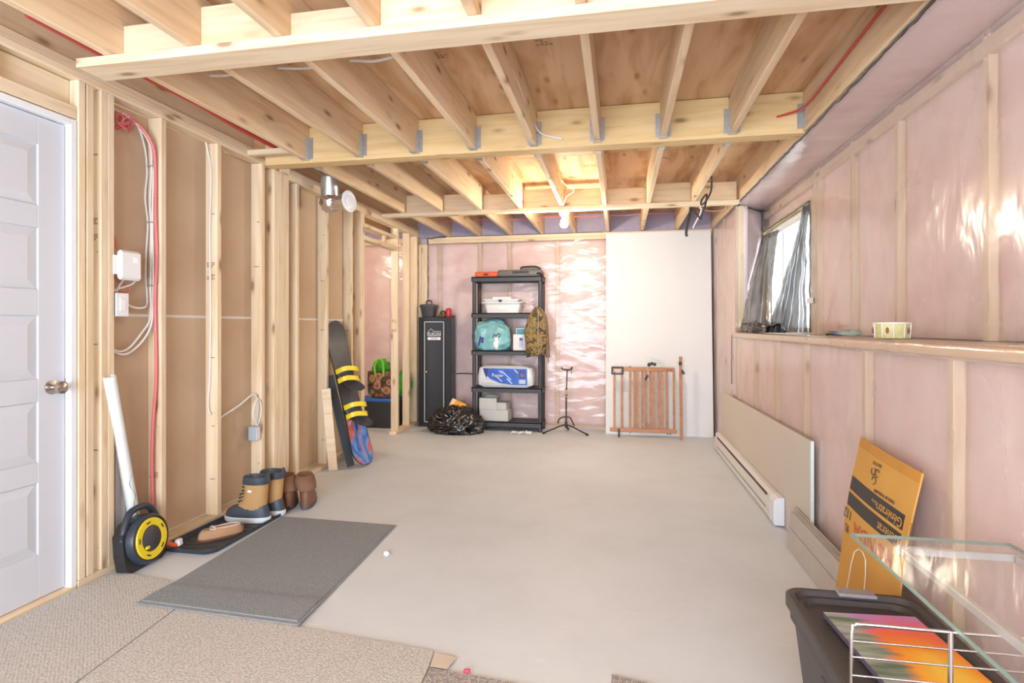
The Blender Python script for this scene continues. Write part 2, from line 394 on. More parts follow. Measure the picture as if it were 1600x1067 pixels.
def emit_mat(name, col, s):
    m, nt, b = new_mat(name)
    b.inputs['Base Color'].default_value = (1, 0.95, 0.85, 1)
    b.inputs['Emission Color'].default_value = (*col, 1); b.inputs['Emission Strength'].default_value = s
    return m
BULB = emit_mat('glowing_bulb_glass', (1.0, 0.86, 0.60), 40)

# ------------------------------------------------------------------ mesh builder
class MB:
    def __init__(s): s.v = []; s.f = []
    def add(s, vs, fs):
        o = len(s.v); s.v += [tuple(p) for p in vs]; s.f += [tuple(i + o for i in f) for f in fs]; return s
    def box(s, c, d, bev=0.0, rot=None):
        hx, hy, hz = d[0] / 2, d[1] / 2, d[2] / 2
        if bev <= 0:
            vs = [(x * hx, y * hy, z * hz) for z in (-1, 1) for y in (-1, 1) for x in (-1, 1)]
            fs = [(0, 2, 3, 1), (4, 5, 7, 6), (0, 1, 5, 4), (2, 6, 7, 3), (0, 4, 6, 2), (1, 3, 7, 5)]
        else:
            b = min(bev, hx * .99, hy * .99, hz * .99); vs = []; ix = {}
            for sx in (-1, 1):
                for sy in (-1, 1):
                    for sz in (-1, 1):
                        for a in range(3):
                            p = [sx * hx, sy * hy, sz * hz]
                            for k, sg, h in ((0, sx, hx), (1, sy, hy), (2, sz, hz)):
                                if k != a: p[k] = sg * (h - b)
                            ix[(sx, sy, sz, a)] = len(vs); vs.append(tuple(p))
            fs = []
            for a in range(3):
                o1, o2 = [k for k in range(3) if k != a]
                for sg in (-1, 1):
                    q = []
                    for u, w in ((-1, -1), (1, -1), (1, 1), (-1, 1)):
                        t = [0, 0, 0]; t[a] = sg; t[o1] = u; t[o2] = w; q.append(ix[(*t, a)])
                    fs.append(tuple(q))
            for a in range(3):   # edges along axis a
                o1, o2 = [k for k in range(3) if k != a]
                for u in (-1, 1):
                    for w in (-1, 1):
                        q = []
                        for e in (-1, 1):
                            t = [0, 0, 0]; t[a] = e; t[o1] = u; t[o2] = w
                            q.append((ix[(*t, o1)], ix[(*t, o2)]))
                        fs.append((q[0][0], q[0][1], q[1][1], q[1][0]))
            for sx in (-1, 1):
                for sy in (-1, 1):
                    for sz in (-1, 1):
                        fs.append(tuple(ix[(sx, sy, sz, a)] for a in range(3)))
        if rot is not None:
            R = Euler(rot).to_matrix(); vs = [R @ Vector(p) for p in vs]
        vs = [(p[0] + c[0], p[1] + c[1], p[2] + c[2]) for p in vs]
        return s.add(vs, fs)
    def ring(s, a, b, r, n, ph=0.0):
        a = Vector(a); b = Vector(b); d = (b - a)
        if d.length < 1e-9: d = Vector((0, 0, 1))
        d.normalize(); up = Vector((0, 0, 1)) if abs(d.z) < 0.9 else Vector((1, 0, 0))
        x = d.cross(up).normalized(); y = d.cross(x)
        return [a + (x * math.cos(2 * math.pi * i / n + ph) + y * math.sin(2 * math.pi * i / n + ph)) * r for i in range(n)]
    def loft(s, rings, cap=True, closed=True):
        n = len(rings[0]); vs = [p for r in rings for p in r]; fs = []
        for k in range(len(rings) - 1):
            for i in range(n if closed else n - 1):
                j = (i + 1) % n
                fs.append((k * n + i, k * n + j, (k + 1) * n + j, (k + 1) * n + i))
        if cap and closed:
            fs.append(tuple(range(n))[::-1]); fs.append(tuple((len(rings) - 1) * n + i for i in range(n)))
        return s.add(vs, fs)
    def cyl(s, p0, p1, r0, r1=None, n=14):
        if r1 is None: r1 = r0
        p0 = Vector(p0); p1 = Vector(p1); d = p1 - p0
        a = s.ring(p0, p1, r0, n); b = [p for p in s.ring(p1, p1 + d, r1, n)]
        return s.loft([a, b])
    def tube(s, pts, r, n=7, smooth=4):
        P = [Vector(p) for p in pts]
        if smooth and len(P) > 2:
            Q = []
            for i in range(len(P) - 1):
                p0 = P[max(i - 1, 0)]; p1 = P[i]; p2 = P[i + 1]; p3 = P[min(i + 2, len(P) - 1)]
                for k in range(smooth):
                    t = k / smooth
                    Q.append(0.5 * ((2 * p1) + (p2 - p0) * t + (2 * p0 - 5 * p1 + 4 * p2 - p3) * t * t + (3 * p1 - p0 - 3 * p2 + p3) * t ** 3))
            Q.append(P[-1]); P = Q
        rings = []; px = None
        for i, p in enumerate(P):
            d = (P[min(i + 1, len(P) - 1)] - P[max(i - 1, 0)])
            if d.length < 1e-9: d = Vector((0, 0, 1))
            d.normalize()
            if px is None:
                up = Vector((0, 0, 1)) if abs(d.z) < 0.9 else Vector((1, 0, 0)); px = d.cross(up).normalized()
            else:
                px = (px - d * px.dot(d))
                px = px.normalized() if px.length > 1e-6 else d.orthogonal().normalized()
            y = d.cross(px)
            rings.append([p + (px * math.cos(2 * math.pi * k / n) + y * math.sin(2 * math.pi * k / n)) * r for k in range(n)])
        return s.loft(rings)
    def lathe(s, prof, c=(0, 0, 0), axis='Z', n=24):
        rings = []
        for r, h in prof:
            rg = []
            for i in range(n):
                a = 2 * math.pi * i / n; u, w = r * math.cos(a), r * math.sin(a)
                p = {'Z': (u, w, h), 'X': (h, u, w), 'Y': (w, h, u)}[axis]
                rg.append((p[0] + c[0], p[1] + c[1], p[2] + c[2]))
            rings.append(rg)
        return s.loft(rings)
    def prism(s, poly, a, b, axis='Y'):
        def P(u, w, t): return {'Y': (u, t, w), 'X': (t, u, w), 'Z': (u, w, t)}[axis]
        return s.loft([[P(u, w, a) for u, w in poly], [P(u, w, b) for u, w in poly]])
    def grid(s, fn, nu, nv, thick=None):
        vs = [fn(i / nu, j / nv) for j in range(nv + 1) for i in range(nu + 1)]
        fs = [(j * (nu + 1) + i, j * (nu + 1) + i + 1, (j + 1) * (nu + 1) + i + 1, (j + 1) * (nu + 1) + i) for j in range(nv) for i in range(nu)]
        return s.add(vs, fs)
    def slab(s, fn, nu, nv, off):
        """a sheet with thickness: fn(u,v) front surface, off = offset vector to the back"""
        off = Vector(off)
        n0 = (nu + 1) * (nv + 1)
        f = [Vector(fn(i / nu, j / nv)) for j in range(nv + 1) for i in range(nu + 1)]
        vs = f + [p + off for p in f]
        q = lambda i, j: j * (nu + 1) + i
        fs = []
        for j in range(nv):
            for i in range(nu):
                a = (q(i, j), q(i + 1, j), q(i + 1, j + 1), q(i, j + 1))
                fs.append(a); fs.append(tuple(k + n0 for k in a[::-1]))
        for i in range(nu):
            fs.append((q(i, 0), q(i, 0) + n0, q(i + 1, 0) + n0, q(i + 1, 0))); fs.append((q(i + 1, nv), q(i + 1, nv) + n0, q(i, nv) + n0, q(i, nv)))
        for j in range(nv):
            fs.append((q(0, j + 1), q(0, j + 1) + n0, q(0, j) + n0, q(0, j))); fs.append((q(nu, j), q(nu, j) + n0, q(nu, j + 1) + n0, q(nu, j + 1)))
        return s.add(vs, fs)
    def blob(s, c, rad, seed=0, amp=0.12, freq=3.0, nu=40, nv=24, floor=None, power=1.0, ridged=False):
        c = Vector(c); rings = []
        sd = Vector((seed * 3.7, seed * 1.3, seed * 7.1))
        for j in range(nv + 1):
            th = math.pi * (0.012 + 0.976 * j / nv); rg = []
            for i in range(nu):
                ph = 2 * math.pi * i / nu
                d = Vector((math.sin(th) * math.cos(ph), math.sin(th) * math.sin(ph), -math.cos(th)))
                d = Vector([math.copysign(abs(t) ** power, t) for t in d])
                w = noise.fractal(d * freq + sd, 1.0, 2.0, 4)
                if ridged: w = 0.6 - abs(w) * 2.2
                p = Vector((d.x * rad[0], d.y * rad[1], d.z * rad[2])) * (1 + amp * w) + c
                if floor is not None and p.z < floor: p.z = floor + (p.z - floor) * 0.02
                rg.append(p)
            rings.append(rg)
        return s.loft(rings)
    def mesh(s, name, mat, smooth=False):
        me = bpy.data.meshes.new(name)
        me.from_pydata([tuple(p) for p in s.v], [], s.f)
        if mat: me.materials.append(mat)
        me.validate()
        import bmesh
        bm = bmesh.new(); bm.from_mesh(me); bmesh.ops.recalc_face_normals(bm, faces=bm.faces); bm.to_mesh(me); bm.free()
        if smooth:
            me.polygons.foreach_set('use_smooth', [True] * len(me.polygons))
            if smooth != 'all':
                try: me.set_sharp_from_angle(angle=math.radians(40))
                except Exception: pass
        return me
    def obj(s, name, mat, parent=None, smooth=False):
        return link(name, s.mesh(name, mat, smooth), parent)

def link(name, data, parent=None):
    o = bpy.data.objects.new(name, data); COL.objects.link(o)
    if parent is not None: o.parent = parent
    return o
def tag(o, label, cat, group=None):
    o['label'] = label; o['category'] = cat
    if group: o['group'] = group
    return o
def thing(name, label, cat, loc=(0, 0, 0), rot=(0, 0, 0), group=None):
    o = bpy.data.objects.new(name, None); COL.objects.link(o)
    o.empty_display_size = 0.1
    o.location = loc; o.rotation_euler = rot
    return tag(o, label, cat, group)
def frame_thing(name, label, cat, base, up, wid, group=None):
    """local z = up, local x ~ wid, front = -y"""
    o = thing(name, label, cat, (0, 0, 0), (0, 0, 0), group)
    u = Vector(up).normalized(); w = Vector(wid); w = (w - u * w.dot(u)).normalized(); y = u.cross(w)
    M = Matrix((w, y, u)).transposed().to_4x4(); M.translation = Vector(base)
    o.matrix_world = M
    return o
def struct(o): o['kind'] = 'structure'; return o
def mono(name, mb, mat, label, cat, smooth=False, group=None, loc=None):
    o = mb.obj(name, mat, None, smooth)
    if loc: o.location = loc
    return tag(o, label, cat, group)

_bcache = {}
def board(name, lo, hi, mat, parent, bev=0.003):
    """a length of lumber between two world corners; local X runs along its longest side"""
    d = [hi[i] - lo[i] for i in range(3)]
    c = [(hi[i] + lo[i]) / 2 for i in range(3)]
    ax = max(range(3), key=lambda i: d[i])
    if ax == 0: L, W, T, R = d[0], d[1], d[2], (0, 0, 0)
    elif ax == 1: L, W, T, R = d[1], d[0], d[2], (0, 0, math.pi / 2)
    else: L, W, T, R = d[2], d[1], d[0], (0, -math.pi / 2, 0)
    key = (round(L, 3), round(W, 3), round(T, 3), mat.name)
    if key not in _bcache:
        _bcache[key] = MB().box((0, 0, 0), (L, W, T), bev).mesh(name, mat)
    o = link(name, _bcache[key], parent)
    o.location = c; o.rotation_euler = R
    return o

def text(s, size, mat, parent, loc, rot, name='lettering', ext=0.0006, align='CENTER', xs=1.0):
    cu = bpy.data.curves.new('txt', 'FONT'); cu.body = s; cu.size = size; cu.extrude = ext
    cu.align_x = align; cu.align_y = 'CENTER'; cu.resolution_u = 2
    t = bpy.data.objects.new('txt', cu); COL.objects.link(t)
    dg = bpy.context.evaluated_depsgraph_get(); dg.update()
    me = bpy.data.meshes.new_from_object(t.evaluated_get(dg))
    bpy.data.objects.remove(t); bpy.data.curves.remove(cu)
    me.materials.clear(); me.materials.append(mat)
    o = link(name, me, parent); o.location = loc; o.rotation_euler = rot; o.scale = (xs, 1, 1)
    return o

def nz(x, y, z, f=1.0, o=4): return noise.fractal(Vector((x * f, y * f, z * f)), 1.0, 2.0, o)

# ================================================================== FLOOR
struct(MB().box((-1.1, 2.2, -0.05), (6.4, 10.4, 0.1)).obj('floor', FLOOR))

# ================================================================== WALL LEFT
wl = struct(MB().box((XL - 0.0955, (YREAR + 1.36) / 2, 1.25), (0.0127, 1.36 - YREAR, 2.48)).obj('wall_left', PAPER))
def wbox(name, lo, hi, mat, parent, bev=0.0):
    c = [(lo[i] + hi[i]) / 2 for i in range(3)]; d = [hi[i] - lo[i] for i in range(3)]
    o = MB().box((0, 0, 0), d, bev).obj(name, mat, parent); o.location = c; return o
wbox('drywall_sheet', (XL - 0.102, 2.36, 0.012), (XL - 0.0895, 5.33, 1.325), PAPER, wl)
wbox('drywall_sheet', (XL - 0.102, 2.36, 1.335), (XL - 0.0895, 5.33, 2.46), PAPER, wl)
wbox('joint_tape', (XL - 0.0985, 2.36, 1.322), (XL - 0.087, 5.33, 1.338), TAPE, wl)
wbox('drywall_edge', (XL - 0.0893, 2.45, 0.040), (XL - 0.083, 5.28, 0.052), GYP_EDGE, wl)
def stud(y0, z1=2.462, x0=XL - 0.089, x1=XL, z0=0.039, parent=wl, t=0.038):
    return board('stud', (x0, y0, z0), (x1, y0 + t, z1), W_STUD, parent)
for y0 in (2.252, 2.296, 2.372, 2.411, 2.748, 3.202, 3.660, 3.806, 3.846, 3.886, 3.926, 3.966):
    stud(y0)
for y0 in (4.108, 4.578, 5.050, 5.262, 5.301, 6.212, 6.572, 6.838):
    stud(y0, 2.428)
for i in range(6): stud(-2.5 + 0.6 * i)
for i in range(3):
    board('stud', (XL + 0.0385 * i, 6.905, 0.0), (XL + 0.0385 * i + 0.038, 6.943, 2.33), W_STUD, wl)
# plates
board('bottom_plate', (XL - 0.089, 2.25, 0.0), (XL, 5.34, 0.038), W_STUD, wl)
board('bottom_plate', (XL - 0.089, 6.17, 0.0), (XL, 6.94, 0.038), W_STUD, wl)
board('bottom_plate', (XL - 0.089, YREAR, 0.0), (XL, 1.36, 0.038), W_STUD, wl)
board('door_sill', (XL - 0.06, 1.37, 0.0), (XL, 2.245, 0.022), W_STUD, wl)
board('top_plate', (XL - 0.089, YREAR, 2.463), (XL, 3.835, 2.503), W_STUD, wl)
board('top_plate', (XL - 0.089, YREAR, 2.504), (XL, 3.835, 2.545), W_STUD, wl)
board('top_plate', (XL - 0.089, 4.006, 2.43), (XL, 6.90, 2.475), W_STUD, wl)
board('top_plate', (XL - 0.089, 4.006, 2.476), (XL, 6.90, 2.52), W_STUD, wl)
# door header over the near door
board('header', (XL - 0.089, 1.30, 2.268), (XL - 0.05, 2.25, 2.46), W_STUD, wl)
board('header', (XL - 0.045, 1.30, 2.268), (XL - 0.006, 2.25, 2.33), W_STUD, wl)
board('cripple_stud', (XL - 0.045, 1.86, 2.335), (XL, 1.90, 2.462), W_STUD, wl)
# far doorway header and cripples
board('header', (XL - 0.089, 5.34, 2.16), (XL, 6.212, 2.205), W_STUD, wl)
board('header', (XL - 0.089, 5.34, 2.30), (XL - 0.02, 6.212, 2.338), W_STUD, wl)
board('cripple_stud', (XL - 0.085, 5.95, 2.206), (XL - 0.045, 5.99, 2.30), W_STUD, wl)
# little lumber grade stamps
for (y, z, w) in ((2.372, 1.80, 0.07), (2.372, 1.72, 0.07), (3.202, 1.67, 0.07), (3.202, 1.59, 0.07), (6.212, 1.33, 0.07), (6.212, 1.22, 0.07), (2.748, 0.42, 0.05)):
    mb = MB()
    for k in range(5):
        for j in range(3):
            if random.random() < 0.75:
                mb.box((XL - 0.072 + 0.012 * k, y - 0.0012, z + (j - 1) * 0.012), (0.008, 0.001, 0.008))
    mb.obj('grade_stamp', STAMP, wl)
# screw heads / nails in stud faces
for y0 in (2.372, 2.748, 3.202, 3.660, 4.578, 5.05):
    mb = MB()
    for k in range(5):
        z = 0.2 + 0.47 * k + random.uniform(-.1, .1)
        mb.cyl((XL - 0.02 - random.uniform(0, .05), y0 - 0.0015, z), (XL - 0.02 - random.uniform(0, .0), y0, z), 0.003, n=6)
    mb.obj('nail_heads', STAMP, wl)

# ---- side room seen through the doorway
struct(MB().box((-4.26, 4.8, 1.3), (0.06, 4.6, 2.6)).obj('wall_side_room', PAPER))

# ================================================================== DOOR
dr = struct(MB().obj('door_1', None)) if False else None
door = MB()
DX = XL - 0.035
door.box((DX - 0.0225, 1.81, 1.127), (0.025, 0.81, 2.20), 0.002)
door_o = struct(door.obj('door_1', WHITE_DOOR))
rows = [(2.10, 1.822), (1.717, 1.437), (1.318, 1.029), (0.924, 0.650), (0.554, 0.230)]
# stiles and rails stand proud of the recessed panel fields
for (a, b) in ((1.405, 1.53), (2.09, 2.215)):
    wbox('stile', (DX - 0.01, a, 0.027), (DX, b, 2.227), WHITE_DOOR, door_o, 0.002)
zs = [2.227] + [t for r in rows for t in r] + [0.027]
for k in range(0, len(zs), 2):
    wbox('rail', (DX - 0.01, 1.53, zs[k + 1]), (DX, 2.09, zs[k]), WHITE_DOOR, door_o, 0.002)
for (t, b) in rows:
    mb = MB(); e = 0.04
    y0, y1 = 1.535, 2.085
    mb.loft([[(DX - 0.0095, y0, b + .005), (DX - 0.0095, y1, b + .005), (DX - 0.0095, y1, t - .005), (DX - 0.0095, y0, t - .005)],
             [(DX - 0.002, y0 + e, b + .005 + e), (DX - 0.002, y1 - e, b + .005 + e), (DX - 0.002, y1 - e, t - .005 - e), (DX - 0.002, y0 + e, t - .005 - e)]])
    mb.obj('raised_panel', WHITE_DOOR, door_o)
for (lo, hi) in (((XL - 0.10, 2.219, 0.02), (XL - 0.004, 2.248, 2.262)), ((XL - 0.10, 1.375, 0.02), (XL - 0.004, 1.402, 2.262)), ((XL - 0.10, 1.4025, 2.232), (XL - 0.004, 2.2185, 2.262))):
    wbox('jamb', lo, hi, WHITE_TRIM, door_o, 0.002)
kn = MB().lathe([(0.001, 0), (0.033, 0.0), (0.033, 0.007), (0.012, 0.012), (0.011, 0.030), (0.022, 0.038), (0.030, 0.052), (0.028, 0.066), (0.016, 0.073), (0.001, 0.075)], (DX, 2.150, 0.985), 'X', 24).obj('door_knob', NICKEL, door_o, True)
wbox('latch_plate', (DX - 0.03, 2.2155, 0.95), (DX + 0.001, 2.2185, 1.02), NICKEL, door_o)

# ================================================================== CEILING
ceil = struct(MB().box((-1.4, 2.2, ZP + 0.03), (6.0, 10.2, 0.02)).obj('ceiling', W_PLY))
for (x0, x1) in ((-4.2, -2.99), (-2.986, -1.77), (-1.766, -0.55), (-0.546, 0.67), (0.674, 1.41)):
    for (y0, y1) in ((YREAR, -0.2), (-0.196, 2.16), (2.164, 4.60), (4.604, 7.2)):
        # sheets lie with the face grain along X
        board('plywood_sheet', (x0, y0, ZP), (x1, y1, ZP + 0.018), W_PLY, ceil, 0.001)
JX = [-2.17 + 0.4064 * i for i in range(8)]
def joist(x, y0, y1, z0=ZJ):
    return board('joist', (x - 0.019, y0, z0), (x + 0.019, y1, ZP - 0.0005), W_JOIST, ceil)
for i, x in enumerate(JX):
    j = joist(x, YREAR, YBEAM - 0.002)
    h = MB()
    s = 1 if x < 0.1 else -1
    h.box((x, YBEAM - 0.03, ZJ - 0.002), (0.046, 0.055, 0.002))
    for sd in (-1, 1):
        h.box((x + sd * 0.0205, YBEAM - 0.03, ZJ + 0.075), (0.002, 0.055, 0.15))
        h.box((x + sd * 0.034, YBEAM - 0.002, ZJ + 0.085), (0.027, 0.002, 0.15))
    ho = h.obj('joist_hanger', STEEL, None)
    ho.parent = j; ho.matrix_parent_inverse = Matrix.LocRotScale(j.location, j.rotation_euler, None).inverted()
    j2 = joist(x, YBEAM + 0.118, 7.04, 2.428)
    h = MB()
    h.box((x, YBEAM + 0.150, 2.426), (0.046, 0.06, 0.002))
    for sd in (-1, 1):
        h.box((x + sd * 0.0205, YBEAM + 0.150, 2.50), (0.002, 0.06, 0.15))
    ho = h.obj('joist_hanger', STEEL, None)
    ho.parent = j2; ho.matrix_parent_inverse = Matrix.LocRotScale(j2.location, j2.rotation_euler, None).inverted()
# joists of the side room and over the left wall
for x in (-2.64, -3.05, -3.46, -3.86):
    joist(x, 3.9, 7.04, 2.53 if x == -2.64 else 2.44)
joist(-2.60, YREAR, 3.60, 2.548)
# rim joist along the right wall
board('rim_joist', (1.076, YREAR, 2.43), (1.114, YBEAM - 0.002, ZP - 0.0005), W_JOIST, ceil)
board('rim_joist', (1.076, YBEAM + 0.118, 2.428), (1.114, 7.04, ZP - 0.0005), W_JOIST, ceil)
mb = MB()
mb.box((1.058, YBEAM - 0.002, 2.525), (0.028, 0.002, 0.15)); mb.box((1.0745, YBEAM - 0.03, 2.525), (0.002, 0.055, 0.15))
mb.obj('joist_hanger', STEEL, ceil)
# built-up beam of three plies
for k in range(3):
    board('beam_ply', (-2.50, YBEAM + 0.0385 * k, 2.425), (1.113, YBEAM + 0.0385 * k + 0.038, ZP - 0.003), W_BEAM, ceil)
board('blocking', (-2.62, 3.50, 2.47), (-2.191, 3.54, 2.51), W_STUD, ceil)
# strapping with solid blocking: near row and far row
board('strapping', (-2.33, 2.03, 2.399), (1.075, 2.175, 2.438), W_STUD, ceil)
edges = [-2.60] + JX + [1.076]
for i in range(len(edges) - 1):
    a, b = edges[i] + 0.0195, edges[i + 1] - 0.0195
    off = 0.02 if i % 2 else 0.0
    if i > 0: board('blocking', (a, 2.075 + off, 2.4385), (b, 2.113 + off, 2.595 + 0.03 * ((i * 7) % 3 - 1)), W_STUD, ceil)
    if i > 0:
        board('blocking', (a, 5.42 + off * .5, 2.4285), (b, 5.458 + off * .5, 2.60 + 0.015 * ((i * 5) % 3 - 1)), W_JOIST, ceil)
board('strapping', (-2.40, 5.385, 2.392), (1.075, 5.475, 2.4275), W_STUD, ceil)
# mill stamps on the plywood
for (x, y, w) in ((-1.15, 3.0, .20), (-0.95, 2.75, .10), (-0.42, 2.55, .24), (-0.40, 2.72, .10), (0.10, 2.55, .22), (0.50, 2.5, .12), (0.78, 2.45, .14), (-1.55, 2.55, .18), (-0.30, 4.9, .2), (0.3, 4.8, .15), (0.9, 2.5, .12)):
    mb = MB()
    n = int(w / 0.022)
    for k in range(n):
        for j in range(3):
            if random.random() < 0.7:
                mb.box((x + k * 0.022, y + j * 0.022, ZP - 0.0006), (0.016, 0.014 if j != 1 else 0.009, 0.0008))
    mb.obj('mill_stamp', STAMP, ceil)

# ================================================================== RIGHT WALL (knee wall, ledge, upper wall, soffit, bump)
CONC = simple('grey_concrete', (0.45, 0.45, 0.44), 0.9)
wr = struct(MB().box((1.60, 2.2, 0.59), (0.12, 9.8, 1.17)).obj('wall_right', CONC))
for (lo_, hi_) in (((1.535, -2.7, 1.175), (1.555, 4.505, 2.75)), ((1.535, 4.505, 2.24), (1.555, 5.97, 2.75)), ((1.535, 5.97, 1.175), (1.555, 7.1, 2.75))):
    wr_c = MB().box([(lo_[i] + hi_[i]) / 2 for i in range(3)], [hi_[i] - lo_[i] for i in range(3)]).obj('foundation_panel', CONC, wr)
Y2 = 5.60
def batt_x(x, y0, y1, z0, z1, parent, seed):
    """bulging batt whose face looks towards -X"""
    def fn(u, v):
        y = y0 + (y1 - y0) * u; z = z0 + (z1 - z0) * v
        e = min(u, 1 - u, ) * (y1 - y0) / 0.05
        e = min(1, e)
        return (x + 0.024 - 0.012 * e + 0.005 * nz(y + seed, z, 0.3, 3.5), y, z)
    MB().slab(fn, 14, max(6, int((z1 - z0) * 16)), (0.08, 0, 0)).obj('insulation_batt', PINK, parent, 'all')
lo_studs = [2.05 - 0.61 * k for k in range(7, 0, -1)] + [2.05, 2.71, 3.54, 4.15, 4.76, 5.37]
up_studs = [2.50 - 0.61 * k for k in range(8, 0, -1)] + [2.50, 3.225, 3.80, 4.40]
for y in lo_studs: board('stud', (XR + 0.012, y, 0.04), (XR + 0.10, y + 0.038, 1.168), W_STUD, wr)
for y in up_studs: board('stud', (XU + 0.012, y, 1.21), (XU + 0.10, y + 0.042, 2.42), W_STUD, wr)
board('stud', (XU + 0.012, 4.475, 1.21), (XU + 0.10, 4.515, 2.42), W_STUD, wr)
prev = YREAR
for k, y in enumerate(lo_studs + [Y2]):
    if y - prev > 0.06: batt_x(XR + 0.022, prev, y, 0.04, 1.165, wr, k * 3.1)
    prev = y + 0.038
prev = YREAR
for k, y in enumerate(up_studs):
    if y - prev > 0.06: batt_x(XU + 0.022, prev, y, 1.215, 2.36, wr, 50 + k * 3.1)
    prev = y + 0.042
board('top_plate', (XU + 0.008, YREAR, 2.335), (XU + 0.10, 5.95, 2.405), W_STUD, wr)
board('bottom_plate', (XR + 0.012, YREAR, 0.0), (XR + 0.10, Y2, 0.038), W_STUD, wr)
# ledge
board('ledge_board', (XR + 0.004, YREAR, 1.170), (XU + 0.10, Y2, 1.206), W_STUD, wr)
def wrinkle(a, b, seed, amp=0.008):
    # soft folds: long, slanting and unevenly spread
    p = 0.5 + 0.5 * noise.noise(Vector((a * 5.0 + b * 3.2, b * 1.3 - a * 0.7, seed)))
    q = 0.5 + 0.5 * noise.noise(Vector((a * 2.0 - b * 7.5, a * 1.1 + b * 1.2, seed + 7)))
    m = max(0.0, min(1.0, 0.4 + 1.3 * noise.noise(Vector((a * 0.9, b * 0.9, seed + 3)))))
    return amp * (0.55 * p ** 2 + 0.75 * m * q ** 2) + 0.003
def wl_film(fn, nu, nv, parent, mat=FILM):
    return MB().grid(fn, nu, nv).obj('vapour_film', mat, parent, 'all')
LY = Y2 - YREAR
wl_film(lambda u, v: (XR + 0.008 - wrinkle(YREAR + LY * u, 1.168 * v, 3.1), YREAR + LY * u, 0.002 + 1.166 * v), 220, 44, wr)
# film wrapped over the ledge
def ledge_fn(u, v):
    y = YREAR + LY * u
    pts = [(XR + 0.003, 1.160), (XR - 0.003, 1.172), (XR - 0.002, 1.206), (XR + 0.004, 1.2105), (XU - 0.004, 1.2105)]
    t = v * 4; k = min(3, int(t)); f = t - k
    a, b = pts[k], pts[k + 1]
    w = 0.0025 * nz(y, v * 3, 5.0, 4)
    return (a[0] + (b[0] - a[0]) * f - abs(w), y, a[1] + (b[1] - a[1]) * f + abs(w) * (1 if k > 2 else 0))
LEDGE_FILM = film_mat('poly_on_ledge', tint=(0.84, 0.66, 0.55), solid=0.45, bstr=0.3)
wl_film(ledge_fn, 160, 8, wr, LEDGE_FILM)
# upper wall film with the window cut out (Y 4.54..5.93, z 1.21..2.20)
WY0, WY1, WZ1 = 4.54, 5.93, 2.20
wl_film(lambda u, v: (XU - 0.0 - wrinkle(YREAR + (WY0 - YREAR) * u, 1.2 + 1.2 * v, 8.3, 0.018), YREAR + (WY0 - YREAR) * u, 1.212 + 1.21 * v), 200, 46, wr)
wl_film(lambda u, v: (XU - 0.0 - wrinkle(WY0 + (6.0 - WY0) * u, WZ1 + .23 * v, 8.3, 0.008), WY0 + (6.0 - WY0) * u, WZ1 + (2.422 - WZ1) * v), 40, 10, wr)
batt_x(XU + 0.03, WY0, 5.95, WZ1 + .04, 2.335, wr, 91)
# soffit: batts above, film below
def soff(u, v):
    y = YREAR + (5.98 - YREAR) * u
    x = 1.100 + (XU + 0.002 - 1.100) * v
    ymax = 5.6 + (x - 1.08) / 0.33 * 0.38
    return (x, min(y, ymax), 2.424 - wrinkle(y, x * 1.5, 12.7, 0.006) * math.sin(math.pi * min(1, max(0, v))))
wl_film(soff, 200, 14, wr)
def soffb(u, v):
    y = YREAR + (5.98 - YREAR) * u; x = 1.12 + 0.40 * v
    return (x, y, 2.438 + 0.006 * nz(x, y, 4, 6))
MB().slab(soffb, 120, 8, (0, 0, 0.08)).obj('insulation_batt', PINK, wr, 'all')
# bump-out beyond the window: oblique return then flush wall to the back corner
def oblique(u, v): 
    x = 1.083 + 0.327 * u; y = 5.60 + 0.38 * u; z = 1.206 + 1.214 * v
    w = wrinkle(u * .5 + v * .3, z, 21, 0.010)
    return (x - w * .6, y - w, z)
wl_film(oblique, 20, 50, wr)
MB().slab(lambda u, v: (1.10 + 0.327 * u, 5.632 + 0.38 * u + 0.008 * nz(u, v, 2, 5), 1.2 + 1.22 * v), 10, 24, (0.02, 0.06, 0)).obj('insulation_batt', PINK, wr, 'all')
board('stud', (1.094, 5.635, 0.0), (1.16, 5.675, 2.42), W_STUD, wr)
board('stud', (1.088, 6.25, 0.0), (1.16, 6.288, 2.42), W_STUD, wr)
board('stud', (1.088, 6.87, 0.0), (1.16, 6.908, 2.42), W_STUD, wr)
batt_x(1.098, 5.66, 6.25, 0.0, 2.42, wr, 71); batt_x(1.098, 6.288, 6.87, 0.0, 2.42, wr, 75)
wl_film(lambda u, v: (1.082 - wrinkle(5.6 + 1.35 * u, 2.4 * v, 31, 0.008), 5.6 + 1.35 * u, 0.002 + 2.42 * v), 44, 70, wr)
# black acoustic sealant beads
def bead(pts, r=0.007, parent=wr):
    P = []
    for i in range(len(pts) - 1):
        a, b = Vector(pts[i]), Vector(pts[i + 1]); n = max(2, int((b - a).length / 0.05))
        for k in range(n):
            p = a.lerp(b, k / n); P.append(p + Vector((random.uniform(-1, 1), random.uniform(-1, 1), random.uniform(-1, 1))) * r * 0.55)
    P.append(Vector(pts[-1]))
    return MB().tube(P, r, 6, 2).obj('sealant_bead', CAULK, parent, 'all')
bead([(1.099, YREAR, 2.424), (1.097, 2.0, 2.424), (1.097, 5.6, 2.424), (1.083, 6.93, 2.42)])
bead([(1.085, 5.595, 2.418), (1.40, 5.965, 2.418), (1.405, 5.965, 2.22)], 0.008)
bead([(XU - 0.006, WY0 - .01, 1.225), (XU - 0.006, WY0 - 0.01, 2.21), (XU - 0.006, 5.93, 2.205)], 0.006)
bead([(XR - 0.004, Y2 + .0, 1.19), (XR - 0.003, Y2 + .02, 0.72)], 0.004)

